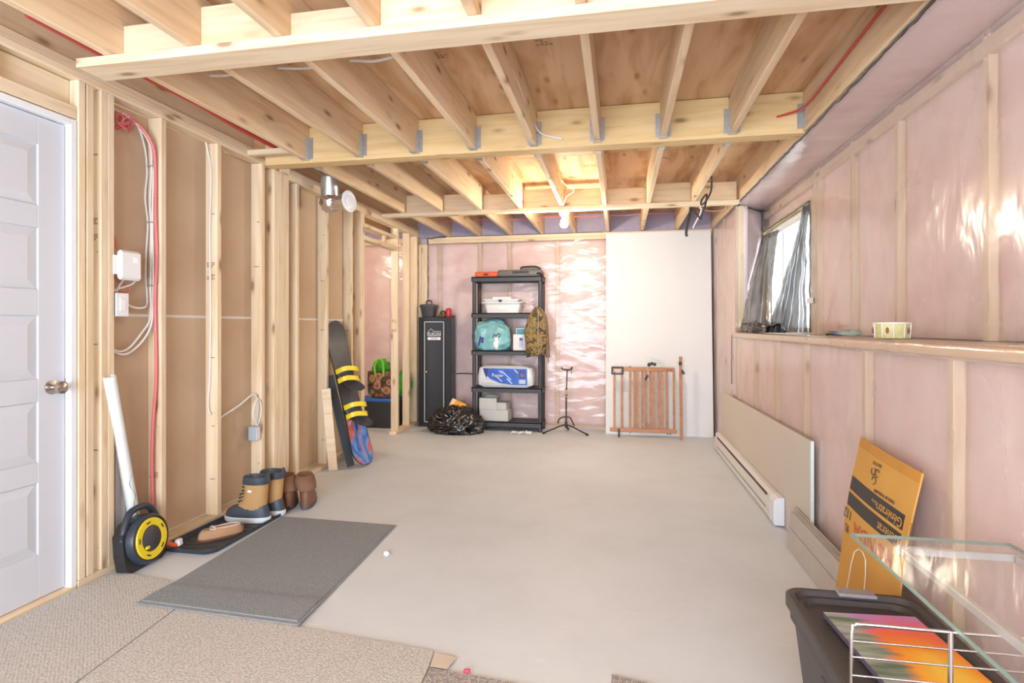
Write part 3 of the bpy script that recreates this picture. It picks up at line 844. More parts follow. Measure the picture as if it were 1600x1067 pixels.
# ================================================================== WINDOW
win = struct(MB().box((1.48, (WY0 + WY1) / 2, 1.235), (0.08, WY1 - WY0 + .08, 0.05), 0.004).obj('window_1', VINYL))
for (lo, hi) in (((1.44, WY0 - .04, 1.26), (1.52, WY0 + .03, 2.20)), ((1.44, WY1 - .03, 1.26), (1.52, WY1 + .04, 2.20)), ((1.44, WY0 + .0305, 2.13), (1.52, WY1 - .0305, 2.20)), ((1.455, 5.41, 1.26), (1.505, 5.45, 2.13))):
    wbox('window_frame', lo, hi, VINYL, win, 0.004)
for (a, b) in ((WY0 + .03, 5.41), (5.45, WY1 - .03)):
    wbox('pane', (1.478, a, 1.26), (1.482, b, 2.13), GLASS, win)
for (lo, hi) in (((XU + .0, WY0 - .02, 2.205), (1.535, WY1 + .04, 2.24)), ((XU + 0.0, WY0 - .035, 1.21), (1.535, WY0 - .002, 2.204)), ((XU, WY1 + .002, 1.21), (1.535, WY1 + .04, 2.204)), ((XU, WY0, 1.175), (1.535, WY1, 1.209))):
    board('window_buck', lo, hi, FRAME_WOOD, win)
# white curtain pole under the head
# drapes of dark polythene hanging at both sides of the pane
def drape(name, label, top, bot, folds, seed, ztop, sag):
    def fn(u, v):
        # v 0 top .. 1 bottom ; top/bot = ((x,y),(x,y))
        ax = top[0][0] + (top[1][0] - top[0][0]) * u; ay = top[0][1] + (top[1][1] - top[0][1]) * u
        bx = bot[0][0] + (bot[1][0] - bot[0][0]) * u; by = bot[0][1] + (bot[1][1] - bot[0][1]) * u
        s = v ** 1.3
        x = ax + (bx - ax) * s; y = ay + (by - ay) * s
        z = ztop(u) + (1.222 - ztop(u)) * v
        fo = math.sin(u * folds * 2 * math.pi + 0.8 * nz(u, v, seed, 2) + seed) * (0.012 + 0.020 * v) * math.sin(math.pi * min(1, .1 + u * .9))
        x -= abs(sag * math.sin(math.pi * v)) * .5 - fo + 0.012 * nz(u * 2, v * 3, seed, 2)
        return (x, y + fo * .6, z)
    return mono(name, MB().grid(fn, 60, 36), DRAPE, label, 'plastic sheet', 'all')
drape('polythene_drape', 'grey translucent polythene drape gathered beside the white wall return', ((1.39, 5.93), (1.405, 5.40)), ((1.11, 5.58), (1.30, 5.12)), 5, 1.3, lambda u: 2.17 - 0.03 * u, 0.06)
drape('polythene_drape', 'dark polythene drape hung from a narrow knot on the window corner stud', ((1.395, 4.67), (1.398, 4.55)), ((1.20, 4.86), (1.39, 4.555)), 5, 4.7, lambda u: 2.19, 0.03)
def heap(u, v):
    y = 4.62 + 1.02 * u
    a = math.pi * v
    r = 0.045 + 0.022 * nz(y, v * 2, 3, 5) + 0.012 * math.sin(u * 23)
    return (1.18 + 0.02 * math.sin(u * 9) + r * 1.7 * -math.cos(a), y, 1.214 + max(0, r * 1.5 * math.sin(a)) + 0.001)
mono('polythene_heap', MB().slab(heap, 70, 16, (0, 0, 0.0015)), simple('dark_crumpled_polythene', (0.06, 0.055, 0.055), 0.18, var=0.4, scale=20, bump=0.9, bscale=35, spec=0.9), 'crumpled dark polythene heaped along the window ledge', 'plastic sheet', 'all')
mono('curtain_pole', MB().cyl((1.44, 4.9, 2.175), (1.44, 5.75, 2.175), 0.011), VINYL, 'short white pole across the head of the window', 'pole', True)
mono('tape_strip', MB().box((XU - 0.018, 4.50, 1.46), (0.004, 0.13, 0.04)), simple('clear_white_tape', (0.75, 0.78, 0.76), 0.3, var=0.02), 'whitish strip of tape at the window edge by the drape', 'tape')

# ================================================================== BACK WALL
wb = struct(MB().box((-1.4, 7.10, 1.25), (5.9, 0.06, 2.9)).obj('wall_back', PINK))
bst = [-4.1, -3.55, -2.98, -2.60, -2.32, -1.78, -1.394, -0.782, -0.17, 0.44, 1.0]
for x in bst: board('stud', (x, YB + 0.012, 0.04), (x + 0.04, YB + 0.09, 2.336), W_STUD, wb)
for k in range(len(bst) - 1):
    x0, x1 = bst[k] + 0.04, bst[k + 1]
    def fn(u, v, x0=x0, x1=x1, k=k):
        e = min(1, min(u, 1 - u) * (x1 - x0) / 0.05)
        return (x0 + (x1 - x0) * u, YB + 0.044 - 0.012 * e + 0.006 * nz(u * (x1 - x0) + k * 2.1, v * 2.3, 1.7, 3.5), 0.04 + 2.295 * v)
    MB().slab(fn, 16, 44, (0, 0.04, 0)).obj('insulation_batt', PINK, wb, 'all')
board('top_plate', (-2.45, YB - 0.004, 2.345), (1.08, YB + 0.09, 2.385), W_STUD, wb)
board('top_plate', (-2.45, YB - 0.004, 2.386), (1.08, YB + 0.09, 2.4255), W_STUD, wb)
board('top_plate', (-4.2, YB + 0.0, 2.34), (-2.60, YB + 0.09, 2.425), W_STUD, wb)
board('bottom_plate', (-4.2, YB + 0.012, 0.0), (1.08, YB + 0.09, 0.038), W_STUD, wb)
for (xa, xb, n, sd) in ((-2.45, 1.08, 150, 40), (-4.2, -2.67, 60, 60)):
    def fn(u, v, xa=xa, xb=xb, sd=sd):
        x = xa + (xb - xa) * u; z = 0.003 + 2.345 * v
        return (x, YB + 0.004 - wrinkle(x * .7 + z * .5, z * 1.4, sd, 0.022), z)
    wl_film(fn, n, 100, wb, FILM_B)
board('baseboard_strip', (-2.45, YB - 0.012, 0.0), (1.05, YB - 0.002, 0.012), GYP_EDGE, wb)
# rim foam boards between the joists
e2 = [-4.2, -3.86, -3.46, -3.05, -2.64] + JX + [1.095]
for a, b in zip(e2[:-1], e2[1:]):
    wbox('rim_board', (a + 0.02, 7.02, 2.43), (b - 0.02, 7.045, ZP - 0.002), LAVENDER, wb)
bead([(-2.455, YB - 0.012, 1.2), (-2.455, YB - 0.012, 2.41), (-2.20, YB - 0.012, 2.428)], 0.008, wb)
bead([(-2.2, YB - 0.008, 2.428), (-0.2, YB - 0.008, 2.428)], 0.0035, wb)

# ================================================================== REAR of the room (behind the camera): wall with an opening assumed for the fill light
wf = struct(MB().box((-2.52, YREAR - 0.05, 1.3), (0.1, 0.1, 2.6)).obj('wall_front', GYP_FACE))
wbox('wall_panel', (1.02, YREAR - 0.1, 0), (1.6, YREAR, 2.6), GYP_FACE, wf)
wbox('wall_panel', (-2.47, YREAR - 0.1, 2.36), (1.02, YREAR, 2.6), GYP_FACE, wf)

# ================================================================== ELECTRICS ON THE LEFT WALL
SX = XL - 0.045      # middle of the stud depth
def cable(pts, mat, label, r=0.005, group=None, name='electrical_cable'):
    return mono(name, MB().tube(pts, r, 7, 4), mat, label, 'cable', True, group)
t = thing('alarm_box', 'white square plastic control box on the double stud beside the door', 'control box', (XL + 0.004, 2.50, 1.515))
MB().box((0.014, 0.02, 0.075), (0.032, 0.135, 0.155), 0.012).obj('housing', WHITE_PL, t)
MB().box((0.031, 0.045, 0.105), (0.002, 0.03, 0.03), 0.0008).obj('button', simple('button_white', (0.92, 0.95, 0.95), 0.3, var=0.0), t)
MB().box((-0.002, -0.03, 0.075), (0.008, 0.06, 0.10), 0.002).obj('back_plate', WHITE_PL, t)
t = thing('light_switch', 'white rocker light switch in a blue wall box under the control box', 'light switch', (XL + 0.002, 2.447, 1.32))
MB().box((-0.03, 0.035, 0.062), (0.06, 0.062, 0.112), 0.003).obj('wall_box', simple('blue_box_plastic', (0.05, 0.12, 0.25), 0.5), t)
p = MB().box((0.004, 0.040, 0.062), (0.006, 0.078, 0.122), 0.0025).obj('cover_plate', WHITE_PL, t)
MB().box((0.009, 0.040, 0.062), (0.006, 0.034, 0.068), 0.002).obj('rocker', WHITE_TRIM, p)
t = thing('outlet_box', 'grey plastic outlet box clipped to a stud at the end of a white cable', 'outlet box', (XL - 0.03, 3.635, 0.445))
MB().box((0.0, -0.022, 0.05), (0.06, 0.05, 0.10), 0.004).obj('housing', GRAY_PL, t)
MB().box((0.034, -0.022, 0.05), (0.004, 0.044, 0.09), 0.001).obj('face_rim', WHITE_PL, t)
cable([(SX, 3.242, 0.64), (SX, 3.33, 0.675), (SX + .01, 3.45, 0.715), (SX + .02, 3.58, 0.775), (SX + .02, 3.63, 0.76), (SX + .03, 3.64, 0.69), (XL - .02, 3.63, 0.548)], WHITE_CABLE, 'thin white cable looping through a stud down to the grey outlet box', 0.006)
cable([(XL - .005, 3.62, 0.552), (XL + .002, 3.56, 0.63), (XL + .005, 3.575, 0.72), (XL, 3.63, 0.735), (XL + .004, 3.65, 0.66), (XL - .01, 3.632, 0.552)], WHITE_CABLE, 'white cable curled in a teardrop loop above the grey outlet box', 0.006)
# bundle along the second stud
yb = 2.742
def vcab(dx, dz, mat, label, r=0.0055, wob=0.004, bot=None, sx=0.0, seed=0, grp=None):
    pts = [(XL - .10, 2.50 + dx, 2.44), (XL - .06, 2.62 + dx * .5, 2.40), (XL - .05 + sx, yb - 0.008 - abs(dx), 2.30)]
    for k in range(6):
        z = 2.15 - k * (2.15 - dz) / 5
        pts.append((XL - .05 + sx + wob * math.sin(k * 2.1 + seed), yb - 0.009 - 0.004 * (k % 2), z))
    if bot: pts += bot
    return cable(pts, mat, label, r, grp)
vcab(0.00, 1.30, WHITE_CABLE, 'white cable of the stud bundle sweeping down and across to the double stud', sx=0.012, seed=1, bot=[(SX, 2.68, 1.20), (SX, 2.58, 1.125), (SX, 2.50, 1.13), (SX, 2.45, 1.19)])
vcab(0.01, 1.32, WHITE_CABLE, 'white cable hanging just inside its twin in the stud bundle', sx=-0.002, seed=2, bot=[(SX - .01, 2.67, 1.23), (SX - .01, 2.58, 1.145), (SX - .01, 2.50, 1.145), (SX - .01, 2.45, 1.22)])
vcab(0.02, 1.42, WHITE_CABLE, 'white cable bowed away from the stud and ending at the light switch', sx=-0.030, seed=3, wob=0.008, bot=[(SX, 2.68, 1.375), (SX, 2.60, 1.375), (SX, 2.53, 1.41)])
vcab(0.03, 0.95, PINK_CABLE, 'pink cable stapled down the stud behind the white tube', r=0.0085, sx=0.030, seed=4, bot=[(XL - .03, yb - .02, 0.7), (XL - .035, yb - .02, 0.45), (XL - .03, yb - 0.015, 0.10)])
for z, lb_ in ((2.18, 'metal cable staple just under the top plate on the white bundle'), (1.86, 'metal cable staple above the control box height on the white bundle'), (1.50, 'metal cable staple level with the control box on the white bundle'), (1.25, 'lowest metal cable staple where the white cables sweep away')):
    mono('cable_staple', MB().box((XL - 0.045, yb - 0.014, z), (0.055, 0.014, 0.006), 0.001), STEEL, lb_, 'staple')
cable([(SX, 2.452, 1.44), (SX, 2.52, 1.47), (SX, 2.60, 1.50), (SX, 2.625, 1.54), (SX, 2.58, 1.55), (SX, 2.53, 1.50), (SX, 2.50, 1.45)], WHITE_CABLE, 'white cable curled in a small loop above the light switch', 0.0055)
cable([(SX - .01, 2.452, 1.56), (SX - .01, 2.50, 1.52), (SX - .01, 2.57, 1.49), (SX - .01, 2.59, 1.46), (SX - .01, 2.53, 1.445)], PINK_CABLE, 'thin pink cable looped between control box and light switch', 0.005)
cable([(SX, 2.452, 1.78), (SX, 2.49, 1.74), (SX, 2.50, 1.69), (SX, 2.47, 1.68), (SX, 2.48, 1.73), (SX, 2.452, 1.72)], PINK_CABLE, 'reddish cable coil hanging above the white control box', 0.0045)
pts = []
for k in range(60):
    a = k * 0.72
    rr = 0.55 + 0.5 * random.random()
    pts.append((XL - .05 + 0.025 * math.sin(k * .7), 2.555 + 0.07 * rr * math.cos(a) + 0.015 * math.sin(k * 1.7), 2.365 + 0.05 * rr * math.sin(a * 1.1)))
mono('cable_coil', MB().tube(pts, 0.0028, 5, 2), PINK_CABLE, 'tangled coil of thin pink cable under the left top plate', 'cable', True)
# cable on the third stud
cable([(XL - .06, 3.17, 2.46), (XL - .055, 3.195, 2.36), (XL - .04, 3.194, 2.25), (XL - .05, 3.195, 1.9), (XL - .045, 3.195, 1.4), (XL - .05, 3.195, 0.95), (XL - .058, 3.19, 0.80), (XL - .05, 3.185, 0.72), (XL - .03, 3.18, 0.70)], WHITE_CABLE, 'single white cable stapled to its own stud with a hooked free end', 0.006)
# ceiling cables
cable([(-2.42, 1.9, 2.57), (-2.40, 2.3, 2.555), (-2.40, 2.8, 2.56), (-2.42, 3.3, 2.55), (-2.41, 3.59, 2.55)], RED_CABLE, 'red cable running between left top plate and first joist', 0.017)
cable([(-2.35, 1.9, 2.60), (-2.34, 2.5, 2.585), (-2.33, 3.0, 2.59), (-2.36, 3.59, 2.58)], RED_CABLE, 'second red cable running higher beside the first joist', 0.013)
cable([(-2.45, 2.45, 2.60), (-2.34, 2.50, 2.56), (-2.18, 2.62, 2.610), (-2.04, 2.62, 2.600), (-1.90, 2.62, 2.610), (-1.77, 2.62, 2.615), (-1.62, 2.62, 2.600), (-1.50, 2.62, 2.600), (-1.36, 2.62, 2.615), (-1.20, 2.61, 2.595), (-1.08, 2.60, 2.605), (-0.96, 2.60, 2.62)], WHITE_CABLE, 'white cable threaded sideways through the joists above the strapping', 0.007)
cable([(-0.54, 2.35, 2.52), (-0.53, 2.8, 2.56), (-0.53, 3.2, 2.53), (-0.53, 3.5, 2.55), (-0.50, 3.585, 2.52), (-0.42, 3.585, 2.49), (-0.36, 3.585, 2.475)], WHITE_CABLE, 'white cable along the side of a joist ending at the beam', 0.006)
cable([(1.066, 1.9, 2.60), (1.066, 2.5, 2.585), (1.066, 3.2, 2.555), (1.05, 3.50, 2.54), (0.97, 3.59, 2.535), (0.93, 3.605, 2.53)], RED_CABLE, 'red cable stapled along the rim joist above the soffit', 0.007)
pts = [(-2.40, 6.5, 2.545)]
for k in range(8): pts += [(JX[k], 6.5, 2.548), (JX[k] + 0.2, 6.5 + 0.03 * (k % 3 - 1), 2.535 + 0.006 * (k % 2))]
cable(pts + [(1.06, 6.5, 2.545)], PINK_CABLE, 'long pink cable threaded through the far joists above the back wall', 0.006)
cable([(0.71, 4.60, 2.44), (0.72, 4.66, 2.42), (0.725, 4.72, 2.36), (0.70, 4.80, 2.30), (0.67, 4.86, 2.28), (0.68, 4.90, 2.33), (0.71, 4.84, 2.36), (0.69, 4.80, 2.25), (0.67, 4.85, 2.18)], BLACK_PL, 'black cable end dangling in a loop from a far joist', 0.008)
cable([(0.66, 5.50, 2.44), (0.66, 5.50, 2.36), (0.64, 5.49, 2.26), (0.62, 5.49, 2.15), (0.63, 5.49, 2.12)], BLACK_PL, 'black cable tail hanging straight below the far strapping', 0.013)
cable([(0.66, 5.49, 2.46), (0.68, 5.49, 2.38), (0.73, 5.48, 2.30), (0.76, 5.48, 2.27)], BLACK_PL, 'short black cable tail splayed beside the hanging black one', 0.010)
cable([(0.68, 5.48, 2.42), (0.74, 5.48, 2.40), (0.75, 5.48, 2.34), (0.69, 5.48, 2.22), (0.68, 5.48, 2.19)], WHITE_CABLE, 'white cable tail hanging among the black tails at the strapping', 0.006)
cable([(0.70, 5.49, 2.40), (0.80, 5.5, 2.36), (0.92, 5.52, 2.355), (1.04, 5.56, 2.40)], simple('tan_cable', (0.55, 0.33, 0.20), 0.5), 'thin tan cable drooping from the strapping to the soffit corner', 0.003)
# bulb with holder
bx, by, bz = -0.525, 5.40, 2.392
t = thing('light_bulb', 'glowing bare light bulb screwed under the far strapping', 'light bulb', (bx, by, bz - 0.17))
MB().lathe([(0.001, 0.0), (0.018, 0.002), (0.033, 0.014), (0.040, 0.036), (0.037, 0.058), (0.024, 0.085), (0.016, 0.10)], (0, 0, 0), 'Z', 20).obj('globe', BULB, t, 'all')
MB().lathe([(0.017, 0.098), (0.022, 0.105), (0.045, 0.125), (0.052, 0.150), (0.052, 0.168), (0.001, 0.1695)], (0, 0, 0), 'Z', 20).obj('holder', WHITE_PL, t, True)
def lamp(name, loc, watts, r, col=(1.0, 0.86, 0.66)):
    d = bpy.data.lights.new(name, 'POINT'); d.energy = watts; d.shadow_soft_size = r; d.color = col
    o = bpy.data.objects.new(name, d); COL.objects.link(o); o.location = loc
    return o
lamp('bulb_light', (bx, by, bz - 0.22), 34, 0.05)
cable([(bx, 5.36, 2.43), (bx + .03, 5.30, 2.50), (bx + .10, 5.34, 2.56), (bx + 0.02, 5.2, 2.60), (bx - .03, 4.9, 2.62), (bx - .03, 4.4, 2.63)], WHITE_CABLE, 'white flex rising from the bulb holder beside the joist', 0.005)
# unseen fill bulb added over the camera, and one in the side room
def bulb_fix(loc, label):
    t = thing('light_bulb', label, 'light bulb', loc)
    MB().lathe([(0.001, 0.0), (0.018, 0.002), (0.033, 0.014), (0.040, 0.036), (0.037, 0.058), (0.024, 0.085), (0.016, 0.10)], (0, 0, 0), 'Z', 16).obj('globe', BULB, t, 'all')
    MB().lathe([(0.017, 0.098), (0.022, 0.105), (0.045, 0.125), (0.052, 0.150), (0.052, 0.168), (0.001, 0.1695)], (0, 0, 0), 'Z', 16).obj('holder', WHITE_PL, t, True)
bulb_fix((-0.35, 0.25, ZJ - 0.17), 'unseen bare bulb added under the joists as fill above the camera')
lamp('near_fill_bulb_light', (-0.35, 0.25, ZJ - 0.22), 18, 0.06, (1.0, 0.90, 0.76))
bulb_fix((-3.46, 5.6, 2.44 - 0.17), 'bare light bulb in the side room beyond the doorway')
lamp('side_room_bulb_light', (-3.46, 5.6, 2.44 - 0.22), 14, 0.06)

# ================================================================== DUCT
t = thing('air_duct', 'foil wrapped duct elbow with round white vent above the left wall', 'duct', (-2.415, 4.36, 2.215))
MB().lathe([(0.070, 0.13), (0.074, 0.14), (0.074, 0.30), (0.076, 0.305), (0.076, 0.315), (0.072, 0.32), (0.072, 0.455)], (0, 0, 0), 'Z', 24).obj('riser_pipe', STEEL, t, True)
MB().blob((0.005, 0, 0.105), (0.088, 0.085, 0.088), 14, 0.10, 4, 40, 26).obj('foil_joint', FOIL, t, 'all')
MB().cyl((0.04, -0.006, 0.095), (0.185, -0.03, 0.10), 0.062, 0.060, 22).obj('branch_pipe', FOIL, t, True)
v = MB().lathe([(0.001, 0.0), (0.050, 0.0), (0.088, 0.004), (0.090, 0.012), (0.070, 0.020), (0.062, 0.012), (0.045, 0.014), (0.042, 0.024), (0.001, 0.028)], (0, 0, 0), 'Z', 28).obj('vent_cap', WHITE_PL, t, True)
v.location = (0.186, -0.03, 0.10); v.rotation_euler = Vector((0.95, -0.22, 0.03)).to_track_quat('Z', 'Y').to_euler()
# ================================================================== LEANING TUBE, STRIP, REEL, TRAY, BOOTS
t = frame_thing('foam_tube', 'long white tube leaning on the wall behind the cord reel', 'tube', (-2.600, 2.635, 0.042), (0.045, -0.225, 0.96), (1, 0, 0))
MB().lathe([(0.022, 0.0), (0.029, 0.0), (0.029, 1.0), (0.022, 1.0), (0.022, 0.0)], (0, 0, 0), 'Z', 20).obj('tube_wall', simple('white_pvc', (0.76, 0.80, 0.80), 0.4, var=0.02), t, True)
MB().tube([(0.0295, 0, .20), (0.027, -0.012, .28), (0.0295, 0.004, .33), (0.025, -0.016, .40), (0.0292, 0.003, 0.45)], 0.0012, 5, 3).obj('pencil_scribble', INK, t)
mono('metal_strip', MB().box((-2.647, 2.548, 0.365), (0.010, 0.040, 0.65), 0.001).box((-2.634, 2.567, 0.365), (0.02, 0.003, 0.65), 0.0008).cyl((-2.643, 2.546, 0.65), (-2.639, 2.546, 0.65), 0.006, n=8), simple('white_steel_strip', (0.66, 0.68, 0.74), 0.4), 'white metal strip standing upright in the stud bay beside the tube', 'metal strip')

t = thing('cord_reel', 'black extension cord reel with yellow ring leaning by the boot tray', 'cord reel', (-2.475, 2.545, 0.0), (0, math.radians(-7), math.radians(4)))
MB().lathe([(0.001, -0.045), (0.115, -0.045), (0.128, -0.035), (0.130, 0.020), (0.122, 0.034), (0.112, 0.036), (0.110, 0.030), (0.001, 0.030)], (0.02, 0, 0.140), 'X', 40).obj('drum', NAVY_PL, t, True)
MB().lathe([(0.066, 0.030), (0.106, 0.030), (0.106, 0.036), (0.103, 0.040), (0.070, 0.040), (0.066, 0.036), (0.066, 0.030)], (0.02, 0, 0.140), 'X', 40).obj('yellow_ring', YELLOW, t, True)
hb = MB().lathe([(0.001, 0.03), (0.064, 0.03), (0.064, 0.037), (0.058, 0.042), (0.02, 0.042), (0.001, 0.044)], (0.02, 0, 0.140), 'X', 32).obj('hub', DARK_PL, t, True)
for k in range(5):
    a = k * 2 * math.pi / 5 + .5
    mb = MB(); mb.box((0.061, 0.086 * math.cos(a), 0.14 + 0.086 * math.sin(a)), (0.002, 0.026, 0.007), 0, (a + math.pi / 2, 0, 0))
    mb.obj('ring_slot', INK, t)
MB().box((0.066, -0.045, 0.105), (0.012, 0.026, 0.016), 0.004).obj('crank_knob', YELLOW, hb)
hd = MB()
hd.tube([(0.0, -0.125, 0.17), (0.0, -0.105, 0.235), (0.0, -0.062, 0.295), (0.0, 0.0, 0.308), (0.0, 0.062, 0.295), (0.0, 0.105, 0.235), (0.0, 0.125, 0.17)], 0.017, 10, 4)
hd.obj('carry_handle', NAVY_PL, t, True)
sh = MB(); out = [(-0.135, 0.02), (-0.10, 0.0), (0.10, 0.0), (0.135, 0.02), (0.143, 0.10), (0.137, 0.20), (0.09, 0.25), (0.03, 0.262), (-0.03, 0.262), (-0.09, 0.25), (-0.137, 0.20), (-0.143, 0.10)]
sh.prism(out, -0.045, 0.015, 'X')
sh.obj('frame', BLACK_PL, t)
MB().tube([(0.02, 0.13, 0.07), (0.03, 0.17, 0.04), (0.035, 0.19, 0.03)], 0.012, 8, 3).obj('orange_socket', ORANGE, t, True)
MB().box((0.04, 0.205, 0.04), (0.03, 0.035, 0.04), 0.006).obj('clear_plug', WHITE_PL, t)

TY0, TY1, TX0, TX1 = 2.705, 3.50, -2.555, -2.205
t = thing('boot_tray', 'black rubber boot tray with raised rim along the left wall', 'boot tray', ((TX0 + TX1) / 2, (TY0 + TY1) / 2, 0.0))
w, l = (TX1 - TX0) / 2, (TY1 - TY0) / 2
def rrect(w, l, r, n=5):
    P = []
    for (sx, sy, a0) in ((1, 1, 0), (-1, 1, 90), (-1, -1, 180), (1, -1, 270)):
        for k in range(n + 1):
            a = math.radians(a0 + 90 * k / n); P.append((sx * (w - r) + r * math.cos(a), sy * (l - r) + r * math.sin(a)))
    return P
prof = [(w - .014, l - .014, 0.0), (w, l, 0.022), (w, l, 0.026), (w - .012, l - .012, 0.026), (w - .022, l - .022, 0.006)]
rings = [[(x, y, z) for x, y in rrect(a, b, 0.07)] for a, b, z in prof]
MB().loft(rings).obj('tray', NAVY_PL, t, True)
mb = MB()
for k in range(11):
    y = -l + 0.08 + k * (2 * l - .16) / 10
    mb.box((0, y, 0.0075), (2 * w - .10, 0.006, 0.003), 0.001, (0, 0, 0.35))
mb.obj('ribs', DARK_PL, t)

def super_ring(cx, cy, a, b, z, n=22, p=2.4, toe=0.0):
    R = []
    for k in range(n):
        th = 2 * math.pi * k / n; c, s = math.cos(th), math.sin(th)
        x = math.copysign(abs(c) ** (2 / p), c) * a; y = math.copysign(abs(s) ** (2 / p), s) * b * (1 - toe * (x / a) * 0.5)
        R.append((cx + x, cy + y, z))
    return R
def snow_boot(loc, rz, label):
    # toe towards +x
    t = thing('snow_boot', label, 'boot', loc, (0, 0, rz), 'snow boots')
    MB().loft([super_ring(0, 0, .150, .054, 0.0, toe=-.18), super_ring(0, 0, .156, .058, .008, toe=-.18), super_ring(0, 0, .158, .060, .030, toe=-.18), super_ring(0, 0, .152, .056, .034, toe=-.18)]).obj('sole', simple('white_rubber', (0.72, 0.76, 0.78), 0.5), t, True)
    MB().loft([super_ring(0, 0, .150, .055, .034, toe=-.15), super_ring(0, 0, .147, .055, .055, toe=-.15), super_ring(-.005, 0, .136, .052, .078, toe=-.1), super_ring(-.02, 0, .115, .048, .098), super_ring(-.045, 0, .085, .045, .108)]).obj('rubber_shell', BOOT_NAVY, t, True)
    MB().loft([super_ring(-.02, 0, .105, .050, .080), super_ring(-.035, 0, .092, .050, .110), super_ring(-.052, 0, .078, .050, .140), super_ring(-.058, 0, .074, .052, .18), super_ring(-.060, 0, .076, .054, .23), super_ring(-.060, 0, .080, .056, .27)]).obj('shaft', BOOT_TAN, t, True)
    cf = MB().loft([super_ring(-.060, 0, .083, .059, .245), super_ring(-.060, 0, .086, .062, .262), super_ring(-.062, 0, .085, .061, .290), super_ring(-.063, 0, .078, .054, .294), super_ring(-.063, 0, .066, .044, .270), super_ring(-.063, 0, .060, .040, .22)]).obj('padded_collar', BOOT_NAVY, t, True)
    MB().box((-.143, 0, .285), (.012, .03, .06), .004).obj('pull_tab', BOOT_NAVY, cf)
    mb = MB()
    for k in range(6):
        z = .115 + k * .024; x = 0.052 - k * 0.006 if k < 3 else 0.024 - (k - 3) * 0.002
        mb.tube([(x - .02, -.040, z), (x + .006, -.018, z + .006), (x + .006, .018, z + .010), (x - .02, .040, z + .014)], .0032, 6, 3)
    mb.obj('laces', INK, t)
    MB().box((-.045, .0535, .205), (.026, .004, .014), .001).obj('label_tag', WHITE_INK, t)
    return t
snow_boot((-2.368, 3.235, 0.009), math.radians(183), 'tan snow boot with dark rubber toe standing on the tray rim')
snow_boot((-2.350, 3.385, 0.009), math.radians(176), 'tan snow boot half hidden between its mate and the brown boots')
def brown_boot(loc, rz, label):
    t = thing('ankle_boot', label, 'boot', loc, (0, 0, rz), 'brown boots')
    t.scale = (1.1, 1.12, 1.08)
    MB().loft([super_ring(0, 0, .125, .044, 0, toe=-.2), super_ring(0, 0, .130, .047, .02, toe=-.2), super_ring(0, 0, .126, .045, .028, toe=-.2)]).obj('sole', simple('grey_brown_rubber', (0.10, 0.085, 0.09), 0.6), t, True)
    MB().loft([super_ring(0, 0, .125, .044, .028, toe=-.15), super_ring(-.005, 0, .120, .045, .055, toe=-.1), super_ring(-.03, 0, .092, .044, .085), super_ring(-.055, 0, .064, .043, .115), super_ring(-.058, 0, .060, .044, .15)]).obj('upper', BOOT_BRN, t, True)
    MB().loft([super_ring(-.058, 0, .062, .046, .115), super_ring(-.056, 0.0, .076, .056, .122), super_ring(-.052, 0.006, .080, .060, .150), super_ring(-.035, 0.016, .082, .058, .185), super_ring(-.015, .022, .070, .046, .205), super_ring(-.03, .016, .052, .034, .185), super_ring(-.05, .006, .045, .03, .15)]).obj('folded_cuff', simple('brown_suede', (0.22, 0.11, 0.065), 0.8, var=0.15), t, True)
brown_boot((-2.300, 3.60, 0.0), math.radians(115), 'brown leather ankle boot tight against the snow boot')
brown_boot((-2.182, 3.64, 0.0), math.radians(112), 'brown leather ankle boot on the bare floor side of its mate')
t = thing('slipper', 'tan suede slipper with cream lining lying in the boot tray', 'shoe', (-2.345, 2.955, 0.007), (0, 0, math.radians(232)))
MB().loft([super_ring(0, 0, .125, .044, 0, toe=-.2), super_ring(0, 0, .128, .047, .012, toe=-.2), super_ring(0, 0, .124, .045, .016, toe=-.2)]).obj('sole', BOOT_BRN, t, True)
MB().loft([super_ring(0, 0, .124, .045, .014, toe=-.15), super_ring(0, 0, .122, .047, .035, toe=-.1), super_ring(.0, 0, .112, .042, .052), super_ring(.01, 0, .092, .032, .062)]).obj('upper', SHOE_TAN, t, True)
MB().loft([super_ring(-.03, 0, .078, .030, .048), super_ring(-.03, 0, .080, .034, .064), super_ring(-.03, 0, .070, .026, .068), super_ring(-.03, 0, .058, .018, .055)]).obj('fleece_collar', FLEECE, t, True)
MB().tube([(.02, -.03, .062), (.05, 0, .075), (.03, .03, .064), (.06, .02, .066), (.05, -.02, .068)], .005, 6, 3).obj('lace_bow', FLEECE, t, True)
MB().box((-.118, 0, .035), (.014, .03, .035), .004).obj('heel_tab', BOOT_BRN, t)
# ================================================================== CARPETS, MAT, CRUMBS
def slab_poly(name, poly, z0, z1, mat, label, cat, loc=None):
    return mono(name, MB().prism(poly, z0, z1, 'Z'), mat, label, cat)
def carpet(poly, h, mat, label, border=True):
    cx = sum(p[0] for p in poly) / len(poly); cy = sum(p[1] for p in poly) / len(poly)
    t = thing('carpet_piece', label, 'carpet', (cx, cy, 0))
    loc = [(p[0] - cx, p[1] - cy) for p in poly]
    MB().prism(loc, 0.0, 0.003, 'Z').obj('backing', CARPET_BACK, t)
    inner = [(x * 0.9985, y * 0.9985) for x, y in loc]
    MB().prism(inner, 0.003, h, 'Z').obj('pile', mat, t)
carpet([(-2.56, 2.44), (-2.19, 2.395), (-1.955, 2.24), (-1.885, 1.60), (-1.80, 0.2), (-2.56, 0.2)], 0.010, CARPET_A, 'beige loop carpet piece butting the door sill')
carpet([(-1.948, 2.235), (-1.29, 2.125), (-0.705, 2.070), (-0.692, 1.965), (-0.60, 0.2), (-1.79, 0.2), (-1.878, 1.60)], 0.010, CARPET_B, 'beige loop carpet strip under the corner of the grey doormat')
